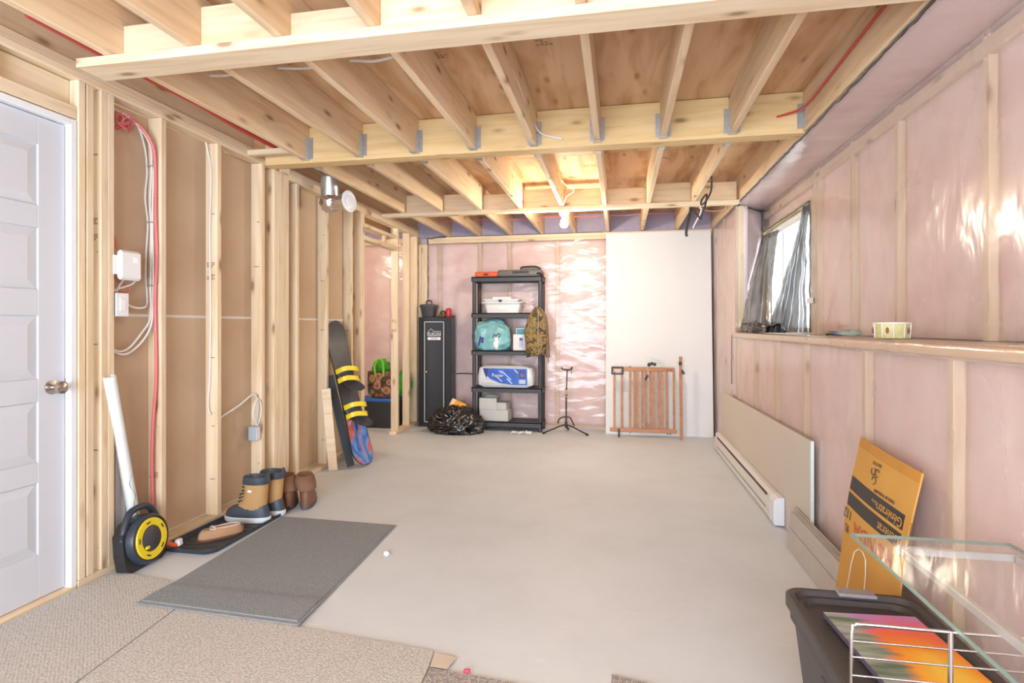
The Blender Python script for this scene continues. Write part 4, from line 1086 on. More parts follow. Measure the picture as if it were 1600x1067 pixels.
carpet([(-0.688, 1.968), (-0.40, 1.945), (-0.10, 1.90), (-0.05, 0.2), (-0.595, 0.2)], 0.009, CARPET_C, 'grey flecked carpet strip beside the masking tape patch')
carpet([(-0.028, 2.055), (0.12, 2.022), (0.52, 1.95), (0.52, 0.2), (-0.02, 0.2)], 0.009, CARPET_C, 'grey flecked carpet offcut beside the lidded black tote')
mono('tape_patch', MB().prism([(-0.700, 2.055), (-0.606, 2.045), (-0.622, 1.968), (-0.688, 1.972)], 0.0102, 0.0112, 'Z'), MASK_TAPE, 'torn beige masking tape stuck at the carpet corner', 'tape')
mono('plastic_bit', MB().box((-0.545, 1.962, 0.016), (0.025, 0.016, 0.013), 0.004, (0, 0, 0.2)), PINK_BIT, 'tiny bright pink plastic bit lying at the carpet edge', 'plastic bit')
mono('paper_crumb', MB().blob((-1.265, 2.90, 0.012), (0.016, 0.013, 0.013), 3, 0.3, 2, 14, 10, 0.001), PAPER_W, 'small white paper crumb on the bare floor by the doormat', 'paper')
MQ = [(-2.150, 2.160), (-1.322, 2.130), (-1.390, 3.345), (-2.198, 3.355)]
mc = (sum(p[0] for p in MQ) / 4, sum(p[1] for p in MQ) / 4)
t = thing('doormat', 'large grey ribbed doormat between boot tray and open floor', 'doormat', (mc[0], mc[1], 0.0))
t.location.z = 0.0
def mat_fn(k, z):
    def fn(u, v):
        a = Vector(MQ[0]).lerp(Vector(MQ[1]), u); b = Vector(MQ[3]).lerp(Vector(MQ[2]), u); p = a.lerp(b, v)
        y = p[1]
        c = Vector(mc); p = c + (p - c) * k
        zz = 0.0115 if y < 2.28 else max(0.001, 0.0115 * (1 - (y - 2.28) / 0.15))
        return (p[0] - mc[0], p[1] - mc[1], zz + z)
    return fn
MB().slab(mat_fn(1.0, 0.005), 8, 24, (0, 0, -0.004)).obj('rubber_backing', MAT_EDGE, t)
MB().slab(mat_fn(0.965, 0.010), 8, 24, (0, 0, -0.0045)).obj('pile', MAT_PILE, t)

# ================================================================== SNOWBOARD AND BOARDS BY THE DOORWAY
t = frame_thing('snowboard', 'dark snowboard with yellow binding straps leaning by the doorway', 'snowboard', (-2.262, 4.715, 0.012), (-0.335, 0.03, 1.28), (0.35, 0.94, 0))
Lb = 1.345
def curve_y(z):
    e = 0
    if z > Lb - .2: e = ((z - Lb + .2) / .2) ** 2 * .035
    if z < .2: e = ((.2 - z) / .2) ** 2 * .030
    return -e
WB_ = 0.122
def half(z, m=0.0):
    if z < .15: h = WB_ * math.sqrt(max(0, 1 - ((.15 - z) / .15) ** 2))
    elif z > Lb - .15: h = WB_ * math.sqrt(max(0, 1 - ((z - Lb + .15) / .15) ** 2))
    else: h = WB_ - 0.016 * math.sin(math.pi * (z - .15) / (Lb - .3))
    return max(0.0005, h - m)
def deck_fn(u, v):
    v = 0.5 - 0.5 * math.cos(math.pi * v); z = Lb * v; h = half(z); return ((u * 2 - 1) * h, -0.004 + curve_y(z), z)
MB().slab(deck_fn, 6, 44, (0, 0.008, 0)).obj('deck', BLACK_PL, t)
def strip(z0, z1, mat, name, off):
    mb = MB(); rows = []
    n = 30
    def fn(u, v):
        z = z0 + (z1 - z0) * (0.5 - 0.5 * math.cos(math.pi * v)); h = half(z, 0.008); return ((u * 2 - 1) * h, -off + curve_y(z), z)
    mb.slab(fn, 6, n, (0, 0.001, 0)); return mb.obj(name, mat, t)
strip(0.010, 0.44, BOARD_ART, 'tail_graphic', 0.0062)
strip(0.44, Lb - 0.01, simple('charcoal_topsheet', (0.055, 0.05, 0.05), 0.4, var=0.2, scale=8), 'top_sheet', 0.0058)
def binding(z, tilt, side):
    b = MB().box((0, -0.018, z), (0.185, 0.024, 0.12), 0.01, (0, tilt, 0)).obj('binding', DARK_PL, t)
    # high back: curved shell rising from the heel side
    dn = Vector((0.15, -0.72, -0.68)).normalized()
    def hbk(u, v):
        w_ = 0.088 * math.sqrt(max(0.0, 1 - max(0.0, (v - .45) / .55) ** 2)) * (0.8 + .2 * min(1, v * 3))
        p = Vector((0, -0.025, z - 0.045)) + dn * (0.175 * v) + Vector(((u * 2 - 1) * w_, 0.018 * (1 - (u * 2 - 1) ** 2), 0))
        return p
    MB().slab(hbk, 10, 14, (0, 0.005, -0.005)).obj('highback', DARK_PL, b, True)
    for (dz, yy) in ((0.045, 0.115), (-0.040, 0.095)):
        def stp(u, v):
            a = math.pi * u
            return (-0.105 * math.cos(a), -0.02 - yy * math.sin(a) ** .7, z + dz + (v - .5) * 0.042 + 0.012 * math.sin(2 * a))
        MB().slab(stp, 18, 2, (0, 0.006, 0)).obj('strap', YELLOW, b, True)
        MB().box((0.085, -0.075, z + dz), (0.03, 0.03, 0.022), 0.005).obj('buckle', BLACK_PL, b)
binding(0.83, 0.15, 1); binding(0.50, -0.15, 1)
t = frame_thing('ski_board', 'narrow dark grey board with a plain edge leaning behind the snowboard', 'board', (-2.385, 4.685, 0.006), (-0.20, -0.02, 0.84), (0.6, 0.8, 0))
MB().box((0.0, 0.012, 0.42), (0.075, 0.014, 0.84), 0.003).obj('deck', simple('slate_board', (0.075, 0.085, 0.10), 0.5), t)
MB().box((-0.0385, 0.012, 0.42), (0.003, 0.013, 0.83)).obj('metal_edge', STEEL, t)
t = frame_thing('wood_offcut', 'pale wood offcut leaning between the stud and the dark boards', 'plank', (-2.47, 4.52, 0.002), (-0.07, 0.0, 0.72), (0.9, 0.4, 0))
MB().box((0, 0, 0.36), (0.075, 0.018, 0.72), 0.002).obj('plank', W_STUD, t)
mono('wood_scrap', MB().box((-2.52, 4.92, 0.062), (0.05, 0.28, 0.045), 0.003), simple('grey_wood', (0.32, 0.30, 0.28), 0.8), 'short grey wood scrap lying on the bottom plate behind the boards', 'wood scrap')

# ================================================================== SIDE ROOM: TOTE, BAGS
t = thing('storage_tote', 'black storage tote with blue lid standing beyond the doorway', 'storage tote', (-2.97, 6.68, 0))
MB().loft([[(x, y, 0.0) for x, y in rrect(.21, .16, .03)], [(x, y, .34) for x, y in rrect(.235, .185, .03)]]).obj('body', BLACK_PL, t, True)
MB().loft([[(x, y, z) for x, y in rrect(a, b, .03)] for a, b, z in ((.245, .195, .335), (.25, .20, .345), (.25, .20, .365), (.235, .185, .375), (.22, .17, .368))]).obj('lid', BLUE_LID, t, True)
t = thing('shopping_bag', 'reusable shopping bag printed with produce on the blue lidded tote', 'shopping bag', (-2.95, 6.66, 0.3775), (0, 0, math.radians(-4)))
MB().loft([[(x, y, 0.0) for x, y in rrect(.165, .09, .015)], [(x * 1.0, y, .16) for x, y in rrect(.175, .10, .02)], [(x, y * .9, .325 + .02 * x) for x, y in rrect(.18, .09, .02)]]).obj('bag_body', PRODUCE, t, True)
MB().tube([(-.06, -.085, .26), (-.07, -.09, .38), (-.03, -.09, .47), (.03, -.09, .47), (.05, -.09, .38), (.05, -.085, .26)], .014, 8, 4).obj('strap', GREEN_L, t, True)
MB().blob((-.03, .02, .37), (.12, .07, .10), 5, .35, 2.2, 28, 16).obj('green_lining', GREEN, t, 'all')
mb = MB()
for (x, z, r) in ((-.10, .24, .042), (-.01, .26, .048), (-.03, .15, .05), (.10, .09, .05), (.13, .19, .035)):
    mb.lathe([(r * .6, 0), (r, 0), (r, .002), (r * .6, .002), (r * .6, 0)], (x, -.1015, z), 'Y', 20)
mb.obj('fruit_print', simple('fruit_ring_print', (0.48, 0.22, 0.12), 0.5, var=.3, scale=25), t)
mono('green_bag', MB().blob((-2.70, 6.72, 0.545), (0.10, 0.12, 0.165), 9, .22, 2, 28, 18, 0.378), GREEN, 'bunched dark green cloth bag beside the produce print bag', 'bag', 'all')

# ================================================================== CABINET + THINGS ON IT
t = thing('gun_cabinet', 'narrow black steel cabinet with grey pinstripe door by the back wall', 'cabinet', (-2.285, 6.81, 0))
cw, cd_, ch = 0.43, 0.18, 1.385
MB().box((0, 0.0, ch / 2), (cw, cd_, ch), 0.004).obj('body', simple('black_enamel', (0.011, 0.011, 0.014), 0.38, var=.1), t)
d_ = MB().box((-0.005, -cd_ / 2 - 0.004, ch / 2 + .01), (0.30, 0.008, ch - .10), 0.003).obj('door', simple('black_enamel_door', (0.013, 0.013, 0.016), 0.35, var=.1), t)
fy = -cd_ / 2 - 0.0085
mb = MB(); hw, z0, z1, th = 0.126, 0.065, 1.325, 0.011
for (c, d) in (((-hw, 0, (z0 + z1) / 2), (th, .0015, z1 - z0)), ((hw, 0, (z0 + z1) / 2), (th, .0015, z1 - z0)), ((0, 0, z0), (2 * hw, .0015, th)), ((0, 0, z1), (2 * hw, .0015, th))):
    mb.box((c[0] - .005, fy, c[2]), d)
mb.obj('pinstripe', simple('silver_stripe', (0.45, 0.46, 0.48), 0.4), d_)
mb = MB(); 
mb.box((-.005, fy, 1.115), (.170, .0015, .034)); mb.obj('name_bar', WHITE_INK, d_)
mb = MB(); mb.tube([(-.09, fy - .0005, 1.150), (-.09, fy - .0005, 1.195), (-.045, fy - .0005, 1.238), (-.01, fy - .0005, 1.205), (.08, fy - .0005, 1.205), (.08, fy - .0005, 1.150), (-.09, fy - .0005, 1.150)], .003, 5, 0); mb.obj('logo_outline', WHITE_INK, d_)
text('YUKON', .052, WHITE_INK, d_, (-.005, fy - .0008, 1.172), (math.pi / 2, 0, 0), xs=.95)
text('GEAR', .026, INK, d_, (-.005, fy - .0018, 1.115), (math.pi / 2, 0, 0), xs=1.4)
MB().lathe([(.001, 0), (.014, 0), (.014, -.006), (.010, -.016), (.001, -.018)], (-.105, fy, .695), 'Y', 14).obj('lock_knob', CHROME, d_, True)
MB().box((0, 0, .012), (cw + .004, cd_ + .006, .024), .002).obj('plinth', BLACK_PL, t)
t = thing('tool_bucket', 'dark grey lidded bucket with carry handle on the black cabinet', 'bucket', (-2.395, 6.82, 1.387))
MB().loft([[(x, y, 0) for x, y in rrect(.075, .06, .02)], [(x, y, .125) for x, y in rrect(.095, .075, .02)]]).obj('body', simple('grey_black_plastic', (0.045, .043, .043), .5), t, True)
MB().loft([[(x, y, z) for x, y in rrect(a, b, .02)] for a, b, z in ((.103, .083, .125), (.105, .085, .135), (.098, .078, .158), (.04, .03, .165))]).obj('lid', DARK_PL, t, True)
MB().tube([(-.035, 0, .16), (-.035, 0, .195), (-.02, 0, .21), (.02, 0, .21), (.035, 0, .195), (.035, 0, .16)], .008, 8, 3).obj('handle', BLACK_PL, t, True)
t = thing('hat', 'small camouflage cap on the cabinet beside the red can', 'hat', (-2.215, 6.83, 1.387))
MB().blob((0, 0.02, .0), (.06, .06, .085), 4, .1, 2, 24, 14, 0.001).obj('crown', CAMO, t, 'all')
MB().blob((-.01, -.06, .008), (.05, .05, .014), 6, .08, 2, 20, 10, 0.001).obj('brim', CAMO, t, 'all')
t = thing('spray_can', 'shiny red can standing on the black cabinet', 'can', (-2.127, 6.80, 1.387))
MB().lathe([(.001, 0), (.034, 0), (.036, .004), (.036, .098), (.033, .108), (.030, .110), (.030, .106), (.001, .106)], (0, 0, 0), 'Z', 24).obj('body', RED, t, True)
MB().lathe([(.012, .106), (.012, .116), (.001, .117)], (0, 0, 0), 'Z', 12).obj('cap', RED, t, True)
mono('cloth_scrap', MB().blob((-2.095, 6.87, 1.398), (.035, .03, .014), 8, .3, 3, 18, 10, 1.3865), BROWN_STRAP, 'small dark cloth scrap at the cabinet edge behind the red can', 'cloth', 'all')

# garbage bag
mb = MB()
mb.blob((-1.92, 6.44, 0.09), (.30, .19, .20), 17, .34, 1.9, 90, 50, 0.002, ridged=True)
mono('garbage_bag', mb, BAG_BLACK, 'shiny black garbage bag slumped in front of the cabinet', 'garbage bag', 'all')
t = thing('paper_sheet', 'orange and yellow printed card poking out of the garbage bag', 'card', (-1.93, 6.47, 0.285), (math.radians(-28), math.radians(22), 0))
MB().box((0, 0, .035), (.19, .004, .12), .001).obj('sheet', simple('orange_card', (0.80, 0.36, 0.03), .6, var=.25, scale=16), t)
MB().box((-.07, -.003, .055), (.05, .002, .075)).obj('pale_corner', simple('pale_orange_card', (.80, .60, .38), .6), t)

# ================================================================== SHELF UNIT
SXL, SXR, SY0, SY1 = -1.775, -0.905, 6.60, 6.92
sx0, sw, sd = (SXL + SXR) / 2, SXR - SXL, SY1 - SY0
t = thing('shelving_unit', 'five tier dark plastic shelving unit against the back wall', 'shelf unit', (sx0, (SY0 + SY1) / 2, 0))
SHELF = DARK_PL
for zt in (1.872, 1.432, 0.977, 0.527, 0.115):
    s_ = MB().box((0, 0, zt - .008), (sw, sd, .014), .002).obj('shelf', SHELF, t)
    mb = MB()
    for (c, d) in (((0, -sd / 2 + .006, zt - .030), (sw, .012, .060)), ((0, sd / 2 - .006, zt - .030), (sw, .012, .060)), ((-sw / 2 + .006, 0, zt - .030), (.012, sd, .060)), ((sw / 2 - .006, 0, zt - .030), (.012, sd, .060))):
        mb.box(c, d, .002)
    mb.obj('lip', SHELF, s_)
    if zt < .2:
        mb = MB()
        for a in range(16):
            for b in range(4):
                mb.box((-sw / 2 + .07 + a * .049, -sd / 2 + .06 + b * .065, zt - .0002), (.026, .03, .0012), 0, (0, 0, .4))
        mb.obj('vent_slots', INK, s_)['kind'] = 'stuff'
for (px, py) in ((-1, -1), (1, -1), (-1, 1), (1, 1)):
    for k, (a, b) in enumerate(((0.0, .058), (.115, .47), (.527, .92), (.977, 1.375), (1.432, 1.815))):
        if k == 0: MB().cyl((px * (sw / 2 - .028), py * (sd / 2 - .03), 0), (px * (sw / 2 - .028), py * (sd / 2 - .03), .058), .026).obj('foot', SHELF, t, True)
        else:
            mb = MB()
            mb.lathe([(.020, a), (.024, a + .03), (.024, b - .03), (.020, b)], (px * (sw / 2 - .028), py * (sd / 2 - .03), 0), 'Z', 12)
            mb.obj('post', SHELF, t, True)
# things on the shelves
def on(x, y, z): return (x, y, z)
z5, z4, z3, z2, z1 = 1.8725, 1.4325, .9775, .5275, .1165
t = thing('tool_case', 'flat orange tool case lying on top of the shelving unit', 'tool case', (-1.60, 6.74, z5))
MB().box((0, 0, .030), (.28, .22, .060), .010).obj('case', ORANGE, t)
MB().box((0, -.112, .030), (.06, .006, .02), .002).obj('latch', BLACK_PL, t)
t = thing('tool_case', 'long grey hard case lying beside the orange one on top shelf', 'tool case', (-1.19, 6.75, z5))
GREY_CASE = simple('warm_grey_case', (.16, .145, .14), .5)
MB().loft([[(x, y, z) for x, y in rrect(a, b, .03)] for a, b, z in ((.265, .10, 0), (.28, .115, .02), (.28, .115, .055), (.26, .10, .082))]).obj('case', GREY_CASE, t, True)
MB().box((.02, -.117, .05), (.20, .006, .026), .002).obj('handle_recess', BLACK_PL, t)
MB().box((.13, -.02, .098), (.24, .13, .030), .008).obj('raised_lid', GREY_CASE, t)
MB().tube([(.02, -.09, .085), (.03, -.1, .112), (.20, -.1, .118), (.25, -.09, .085)], .008, 8, 3).obj('handle', BLACK_PL, t, True)
mono('strap_roll', MB().tube([(-.99, 6.66, z5 + .02), (-.95, 6.64, z5 + .035), (-.92, 6.66, z5 + .02), (-.92, 6.74, z5 + .018)], .016, 8, 4), BLACK_PL, 'small black strap rolled at the end of the top shelf', 'strap', True)
WB = simple('milky_bin_plastic', (.76, .75, .74), .4, var=.02)
def bin_(name, loc, w, l, h, mat, label, rim=.022, rz=0):
    t = thing(name, label, 'plastic bin', loc, (0, 0, rz))
    MB().loft([[(x, y, z) for x, y in rrect(a, b, .03)] for a, b, z in ((w * .86, l * .86, 0), (w - .01, l - .01, h - .012), (w + rim, l + rim, h - .012), (w + rim, l + rim, h), (w - .012, l - .012, h), (w * .85, l * .85, .01))]).obj('bin', mat, t, True)
    return t
tb = bin_('storage_bin', (-1.40, 6.755, z4), .235, .125, .13, WB, 'wide milky white bin at the left of the second highest shelf')
MB().box((0.0, -.114, .055), (.10, .004, .03), .002).obj('side_grip', WHITE_TRIM, tb)
t = thing('storage_bin', 'shallow white lidded bin stacked inside the wide milky bin', 'plastic bin', (-1.42, 6.755, z4 + .132))
MB().loft([[(x, y, z) for x, y in rrect(a, b, .02)] for a, b, z in ((.205, .095, 0), (.215, .105, .022), (.225, .115, .024), (.225, .115, .036), (.21, .10, .042))]).obj('tray', WHITE_TRIM, t, True)
MB().loft([[(x, y, z) for x, y in rrect(a, b, .02)] for a, b, z in ((.12, .08, .043), (.115, .075, .065), (.05, .04, .070))]).obj('lid_dome', WHITE_TRIM, t, True)
MB().prism([(-.03, .03), (.02, .03), (.012, .0), (-.004, -.02)], -.117, -.1155, 'Y').obj('dark_mark', INK, t)
t = thing('plastic_bag', 'teal shopping bag stuffed full on the middle shelf', 'plastic bag', (-1.535, 6.70, z3))
MB().blob((0, 0, .155), (.225, .135, .20), 21, .16, 2.0, 56, 34, .002, power=.75).obj('bag', TEAL, t, 'all')
MB().blob((.02, .02, .33), (.13, .06, .055), 23, .4, 3, 30, 14).obj('knotted_top', TEAL, t, 'all')
mb = MB(); mb.box((-.13, -.128, .11), (.022, .004, .12), 0, (0, .25, 0)); mb.box((-.095, -.130, .125), (.03, .004, .07), 0, (0, .1, 0)); mb.obj('navy_print', NAVY_PRINT, t)
MB().blob((.07, -.118, .10), (.04, .02, .085), 25, .2, 2, 18, 12).obj('white_print', WHITE_INK, t, 'all')
mb = MB(); mb.tube([(.04, -.148, .15), (.06, -.15, .20), (.08, -.148, .165), (.10, -.15, .20), (.13, -.148, .20), (.11, -.148, .15)], .006, 6, 2); mb.obj('dark_print', INK, t)
t = thing('carton', 'small white carton with blue square on the middle shelf', 'carton', (-1.185, 6.675, z3))
MB().box((0, 0, .097), (.155, .09, .194), .002).obj('box', PAPER_W, t)
MB().box((.02, -.0458, .135), (.04, .0012, .036)).obj('blue_square', simple('mid_blue_print', (.07, .12, .35), .5), t)
MB().box((.02, -.0456, .075), (.045, .0010, .075)).obj('pale_panel', simple('pale_lilac_print', (.48, .55, .80), .5), t)
t = thing('carton', 'white and teal carton standing behind the small white carton', 'carton', (-1.165, 6.80, z3))
MB().box((0, 0, .135), (.17, .09, .27), .002).obj('box', PAPER_W, t)
MB().box((-.02, -.0458, .225), (.11, .0012, .07)).obj('teal_panel', simple('teal_print', (.10, .38, .45), .5), t)
# towel pack
t = thing('paper_towel_pack', 'plastic wrapped pack of paper with blue label on second lowest shelf', 'paper pack', (-1.36, 6.72, z2))
MB().loft([[(x, y, z) for x, y in rrect(a, b, .05)] for a, b, z in ((.30, .09, 0), (.34, .115, .03), (.345, .12, .13), (.325, .115, .235), (.28, .08, .262))]).obj('pack', simple('glossy_white_wrap', (.74, .75, .80), .2, var=.05, bump=.3, bscale=25), t, True)
lab = []
P = [(-.27, .232), (.275, .232), (.275, .035), (.10, .035), (-.06, .055), (-.18, .105), (-.25, .17)]
lb = MB().prism(P, -.1225, -.1165, 'Y').obj('label', BLUE_PRINT, t)
MB().prism([(-.268, .230), (-.20, .230), (-.225, .115), (-.25, .17)], -.1235, -.1222, 'Y').obj('navy_corner', NAVY_PRINT, lb)
text('Papier', .058, WHITE_INK, lb, (-.085, -.1236, .148), (math.pi / 2, 0, 0))
MB().box((.215, -.1231, .165), (.075, .0012, .10)).obj('navy_square', NAVY_PRINT, lb)
MB().lathe([(.010, 0), (.017, 0), (.017, .001), (.010, .001), (.010, 0)], (.215, -.1246, .155), 'Y', 16).obj('ring_mark', simple('pink_ring', (.8, .35, .45), .5), lb)
MB().box((.215, -.1231, .075), (.08, .0012, .05)).obj('pale_square', simple('pale_blue_print', (.45, .62, .72), .5), lb)
mb = MB()
for (x, z, l_) in ((-.05, .19, .05), (.02, .15, .16), (.06, .08, .09), (-.06, .10, .08), (.14, .2, .06)):
    mb.box((x, -.1233, z), (l_, .0008, .010), 0, (0, .75, 0))
mb.obj('wrap_glints', simple('pale_cyan_glint', (.62, .80, .88), .25), lb)  # pale streaks painted on the label as shine of the plastic wrap
for k, (x, y, z, w, l_, h, lab_) in enumerate((( -1.50, 6.735, z1, .36, .20, .135, 'long pale grey carton lying on the bottom shelf'), (-1.585, 6.735, z1 + .1355, .215, .19, .14, 'pale grey carton stacked at the post end of the long carton'), (-1.405, 6.745, z1 + .1355, .12, .17, .085, 'small pale grey carton stacked on the long carton beside a taller one'))):
    t = thing('carton', lab_, 'carton', (x, y, z), (0, 0, math.radians((-3, 4, -6)[k])))
    MB().box((0, 0, h / 2), (w, l_, h), .003).obj('box', GREY_BOX, t)
    MB().box((0, 0, h + .0006), (w * .98, .03, .001)).obj('tape', simple('pale_tape', (.66, .64, .60), .3), t)
mono('clear_bag', MB().blob((-1.56, 6.75, z1 + .285), (.10, .07, .03), 33, .3, 3, 24, 12, z1 + .277), CLEAR_FILM, 'crumpled clear bag lying on the stacked grey carton', 'bag', 'all')
# camo jacket hanging from the second shelf corner
t = thing('jacket', 'camouflage jacket hanging over the front post of the shelving unit', 'jacket', (-0.985, 6.54, 0.92))
def jk(u, v):
    # u around, v from bottom to top
    th = 2 * math.pi * u
    wz = [0.100, 0.118, 0.125, 0.122, 0.112, 0.085, 0.03]
    k = v * 6; i = min(5, int(k)); f = k - i; w_ = wz[i] + (wz[i + 1] - wz[i]) * f
    x = w_ * math.cos(th) * (1 + .10 * math.sin(5 * th + 6 * v)) + 0.03 * v; y = .040 * math.sin(th) * (1 + .25 * math.sin(3 * th + 4 * v))
    return (x + .012 * nz(u * 3, v * 4, 2, 2), y, v * .58 + (0.03 * x / .12 if v < .2 else 0))
MB().loft([[jk(i / 30, j / 24) for i in range(30)] for j in range(25)]).obj('body', CAMO, t, 'all')
MB().tube([(.055, -.045, .02), (.045, -.052, .2), (.05, -.05, .40), (.045, -.035, .56)], .005, 6, 4).obj('zip', simple('grey_zip', (.35, .31, .27), .5), t, True)
MB().tube([(.06, .02, .55), (.115, .03, .46), (.135, .03, .3), (.145, .03, .12), (.155, .03, -.02)], .026, 9, 4).obj('sleeve', simple('brown_lining', (.20, .13, .09), .8, var=.2), t, True)
MB().tube([(.155, .03, -.02), (.158, .03, -.08)], .004, 6, 0).obj('drawcord', INK, t, True)
# paper on the floor under the shelves
def scr(u, v): 
    return (-1.26 + .24 * u + .01 * nz(u, v, 3, 6), 6.46 + .10 * v + .012 * nz(u, v, 9, 6), .004 + .035 * abs(nz(u * 2, v * 2, 4, 2.5)))
mono('crumpled_paper', MB().slab(scr, 18, 10, (0, 0, .001)), PAPER_W, 'crumpled white paper on the floor before the shelving unit', 'paper')
cable([(-2.06, 6.90, .66), (-1.95, 6.92, .665), (-1.80, 6.92, .655)], BLACK_PL, 'black cord stretched between the cabinet and the shelving unit', .006)

# ================================================================== GUITAR STAND
t = thing('guitar_stand', 'thin dark metal guitar stand with folding tripod legs', 'guitar stand', (-0.625, 6.68, 0))
IRON = simple('dark_bronze_steel', (.035, .028, .026), .4)
for (x, y) in ((-.255, -.16), (.262, -.165), (0.01, .16)):
    l_ = MB().tube([(0, 0, .095), (x * .3, y * .3, .078), (x, y, .014)], .009, 8, 0).obj('leg', IRON, t, True)
    MB().cyl((x * .93, y * .93, .018), (x * 1.03, y * 1.03, .012), .013).obj('rubber_foot', BLACK_PL, l_, True)
MB().cyl((0, 0, .05), (0, 0, .42), .010).obj('lower_tube', IRON, t, True)
MB().cyl((0, 0, .42), (.012, .0, .745), .0075).obj('upper_tube', IRON, t, True)
MB().cyl((0, 0, .425), (.004, 0, .53), .0125).obj('brass_collar', simple('brass_sleeve', (.55, .43, .20), .35, metal=.4), t, True)
for z in (.44, .515): MB().cyl((.002, 0, z), (.002, 0, z + .014), .0150).obj('collar_ring', IRON, t, True)
MB().cyl((0, 0, .06), (0, 0, .13), .016).obj('hub', IRON, t, True)
MB().tube([(-.095, -.05, .115), (-.088, -.02, .15), (-.05, 0, .178), (0, 0, .185), (.045, 0, .178), (.075, -.02, .135), (.10, -.05, .09)], .0085, 8, 4).obj('body_cradle', IRON, t, True)
MB().tube([(-.05, -.01, .775), (-.045, 0, .757), (0.012, 0, .748), (.062, 0, .757), (.068, -.01, .785)], .0095, 8, 3).obj('neck_yoke', IRON, t, True)
MB().tube([(.060, -.01, .755), (.064, -.01, .70)], .004, 6, 0).obj('strap', IRON, t, True)

# ================================================================== WHITE PANEL + GATE
t = frame_thing('white_panel', 'tall white board sheet leaning on the back wall beside the corner', 'board', (0.443, 6.690, 0.0), (0, 0.205, 2.40), (1, 0, 0))
MB().box((0.006, 0.006, 1.205), (1.215, 0.012, 2.41), .0015).obj('sheet', BOARD_W, t)
gy = 6.515
t = frame_thing('safety_gate', 'wooden child safety gate with dark handle leaning on the white panel', 'safety gate', (0.265, gy, 0.0), (0, 0.075, 0.80), (1, 0, 0))
g0 = 0.265
MB().box(((-.092 + .617) / 2 - g0, 0, .778), (.709, .024, .046), .004).obj('top_rail', W_GATE, t)
MB().box(((-.107 + .633) / 2 - g0, 0, .082), (.740, .024, .046), .004).obj('bottom_rail', W_GATE, t)
bars = [-.056, .030, .123, .173, .209, .262, .301, .350, .385, .438, .476, .529, .608]
for k, x in enumerate(bars):
    MB().box((x - g0, .016 if k in (3, 5, 7, 9) else 0.0, .43), (.026 if k else .024, .016, .66), .004).obj('bar', W_GATE, t)
hdl = MB()
for (c, d) in (((-.022, 0, .797), (.140, .036, .018)), ((-.022, 0, .722), (.140, .036, .018)), ((-.083, 0, .760), (.018, .036, .09)), ((.039, 0, .760), (.018, .036, .09))):
    hdl.box((c[0] - g0, -.008, c[2]), d, .006)
ho = hdl.obj('latch_handle', DARK_PL, t)
MB().box((-.022 - g0, -.010, .760), (.078, .016, .030), .004).obj('grip', simple('pale_grip', (.62, .58, .58), .5), ho)
MB().box((-.005 - g0, -.012, .045), (.022, .02, .10), .003).obj('floor_latch', INK, t)
for (x, z) in ((.123, .805), (.538, .775), (.575, .775), (.123, .058), (.535, .056), (.565, .056)): MB().cyl((x - g0, -.016, z), (x - g0, 0, z), .008, n=10).obj('screw', INK, t)
MB().tube([(.30 - g0, -.015, .79), (.325 - g0, -.02, .77), (.325 - g0, -.022, .72)], .006, 6, 2).obj('cord', simple('cream_cord', (.6, .48, .36), .7), t)
MB().box((.305 - g0, -.024, .685), (.028, .014, .065), .004, (0, .55, 0)).obj('toggle', INK, t)
MB().tube([(.29 - g0, -.02, .13), (.30 - g0, -.02, .155), (.325 - g0, -.02, .16), (.32 - g0, -.02, .115)], .003, 6, 2).obj('hook', INK, t)
t = frame_thing('gate_post', 'upright wooden mounting post standing at the end of the safety gate', 'post', (0.681, gy - .03, 0.0), (0, 0.075, 0.80), (1, 0, 0))
MB().box((0, 0, .465), (.033, .024, .93), .004).obj('post', W_GATE, t)
MB().box((-.008, -.02, .85), (.03, .02, .035), .004).obj('hinge', INK, t)
MB().box((.02, -.024, .755), (.026, .018, .055), .004, (0, -.5, 0)).obj('toggle', INK, t)
MB().tube([(-.05, -.01, .83), (-.06, -.012, .86), (-.02, -.015, .87), (.04, -.012, .87), (.05, -.01, .83), (.01, -.012, .80)], .002, 5, 3).obj('wire_loop', STEEL, t)
t = frame_thing('hardware_bag', 'small clear bag of dark hardware resting on the gate top rail', 'bag', (0.385, gy + .07, 0.806), (0, .04, 1), (1, 0, 0))
MB().slab(lambda u, v: (-.085 + .20 * u, -.012 * math.sin(math.pi * u) * (1 - v), .105 * v * (1 - .45 * u)), 10, 8, (0, .001, 0)).obj('film', CLEAR_FILM, t)
for (x, z, r) in ((-.05, .022, .022), (-.02, .035, .018), (0.01, .024, .020)):
    MB().blob((x, -.006, z), (r, .010, r), 3, .3, 3, 12, 8).obj('hardware', INK, t)

# ================================================================== RIGHT SIDE LOW: DRYWALL STRIP, HEATER, STACKED PANELS
t = thing('drywall_strip', 'ivory drywall strip fixed low on the right wall behind the heater', 'drywall', (1.038, 4.65, 0.0))
MB().prism([(-1.345, 0.002), (1.36, 0.002), (1.36, .602), (-1.345, .642)], -.0125, .0, 'X').obj('sheet', GYP_FACE, t)
MB().box((-.004, -1.348, .322), (.018, .007, .64), .001).obj('cut_edge', simple('gypsum_edge_mint', (.62, .70, .66), .6), t)
HY0, HY1 = 3.78, 6.06
t = thing('baseboard_heater', 'long white electric baseboard heater under the drywall strip', 'heater', (1.022, (HY0 + HY1) / 2, 0.0))
hl = (HY1 - HY0) / 2
MB().prism([(0, .012), (-.055, .012), (-.060, .02), (-.060, .052), (-.050, .058), (-.058, .066), (-.058, .128), (-.044, .134), (-.044, .150), (-.052, .158), (-.030, .178), (0, .178)], -hl + .10, hl, 'Y').obj('casing', HEATER_W, t)
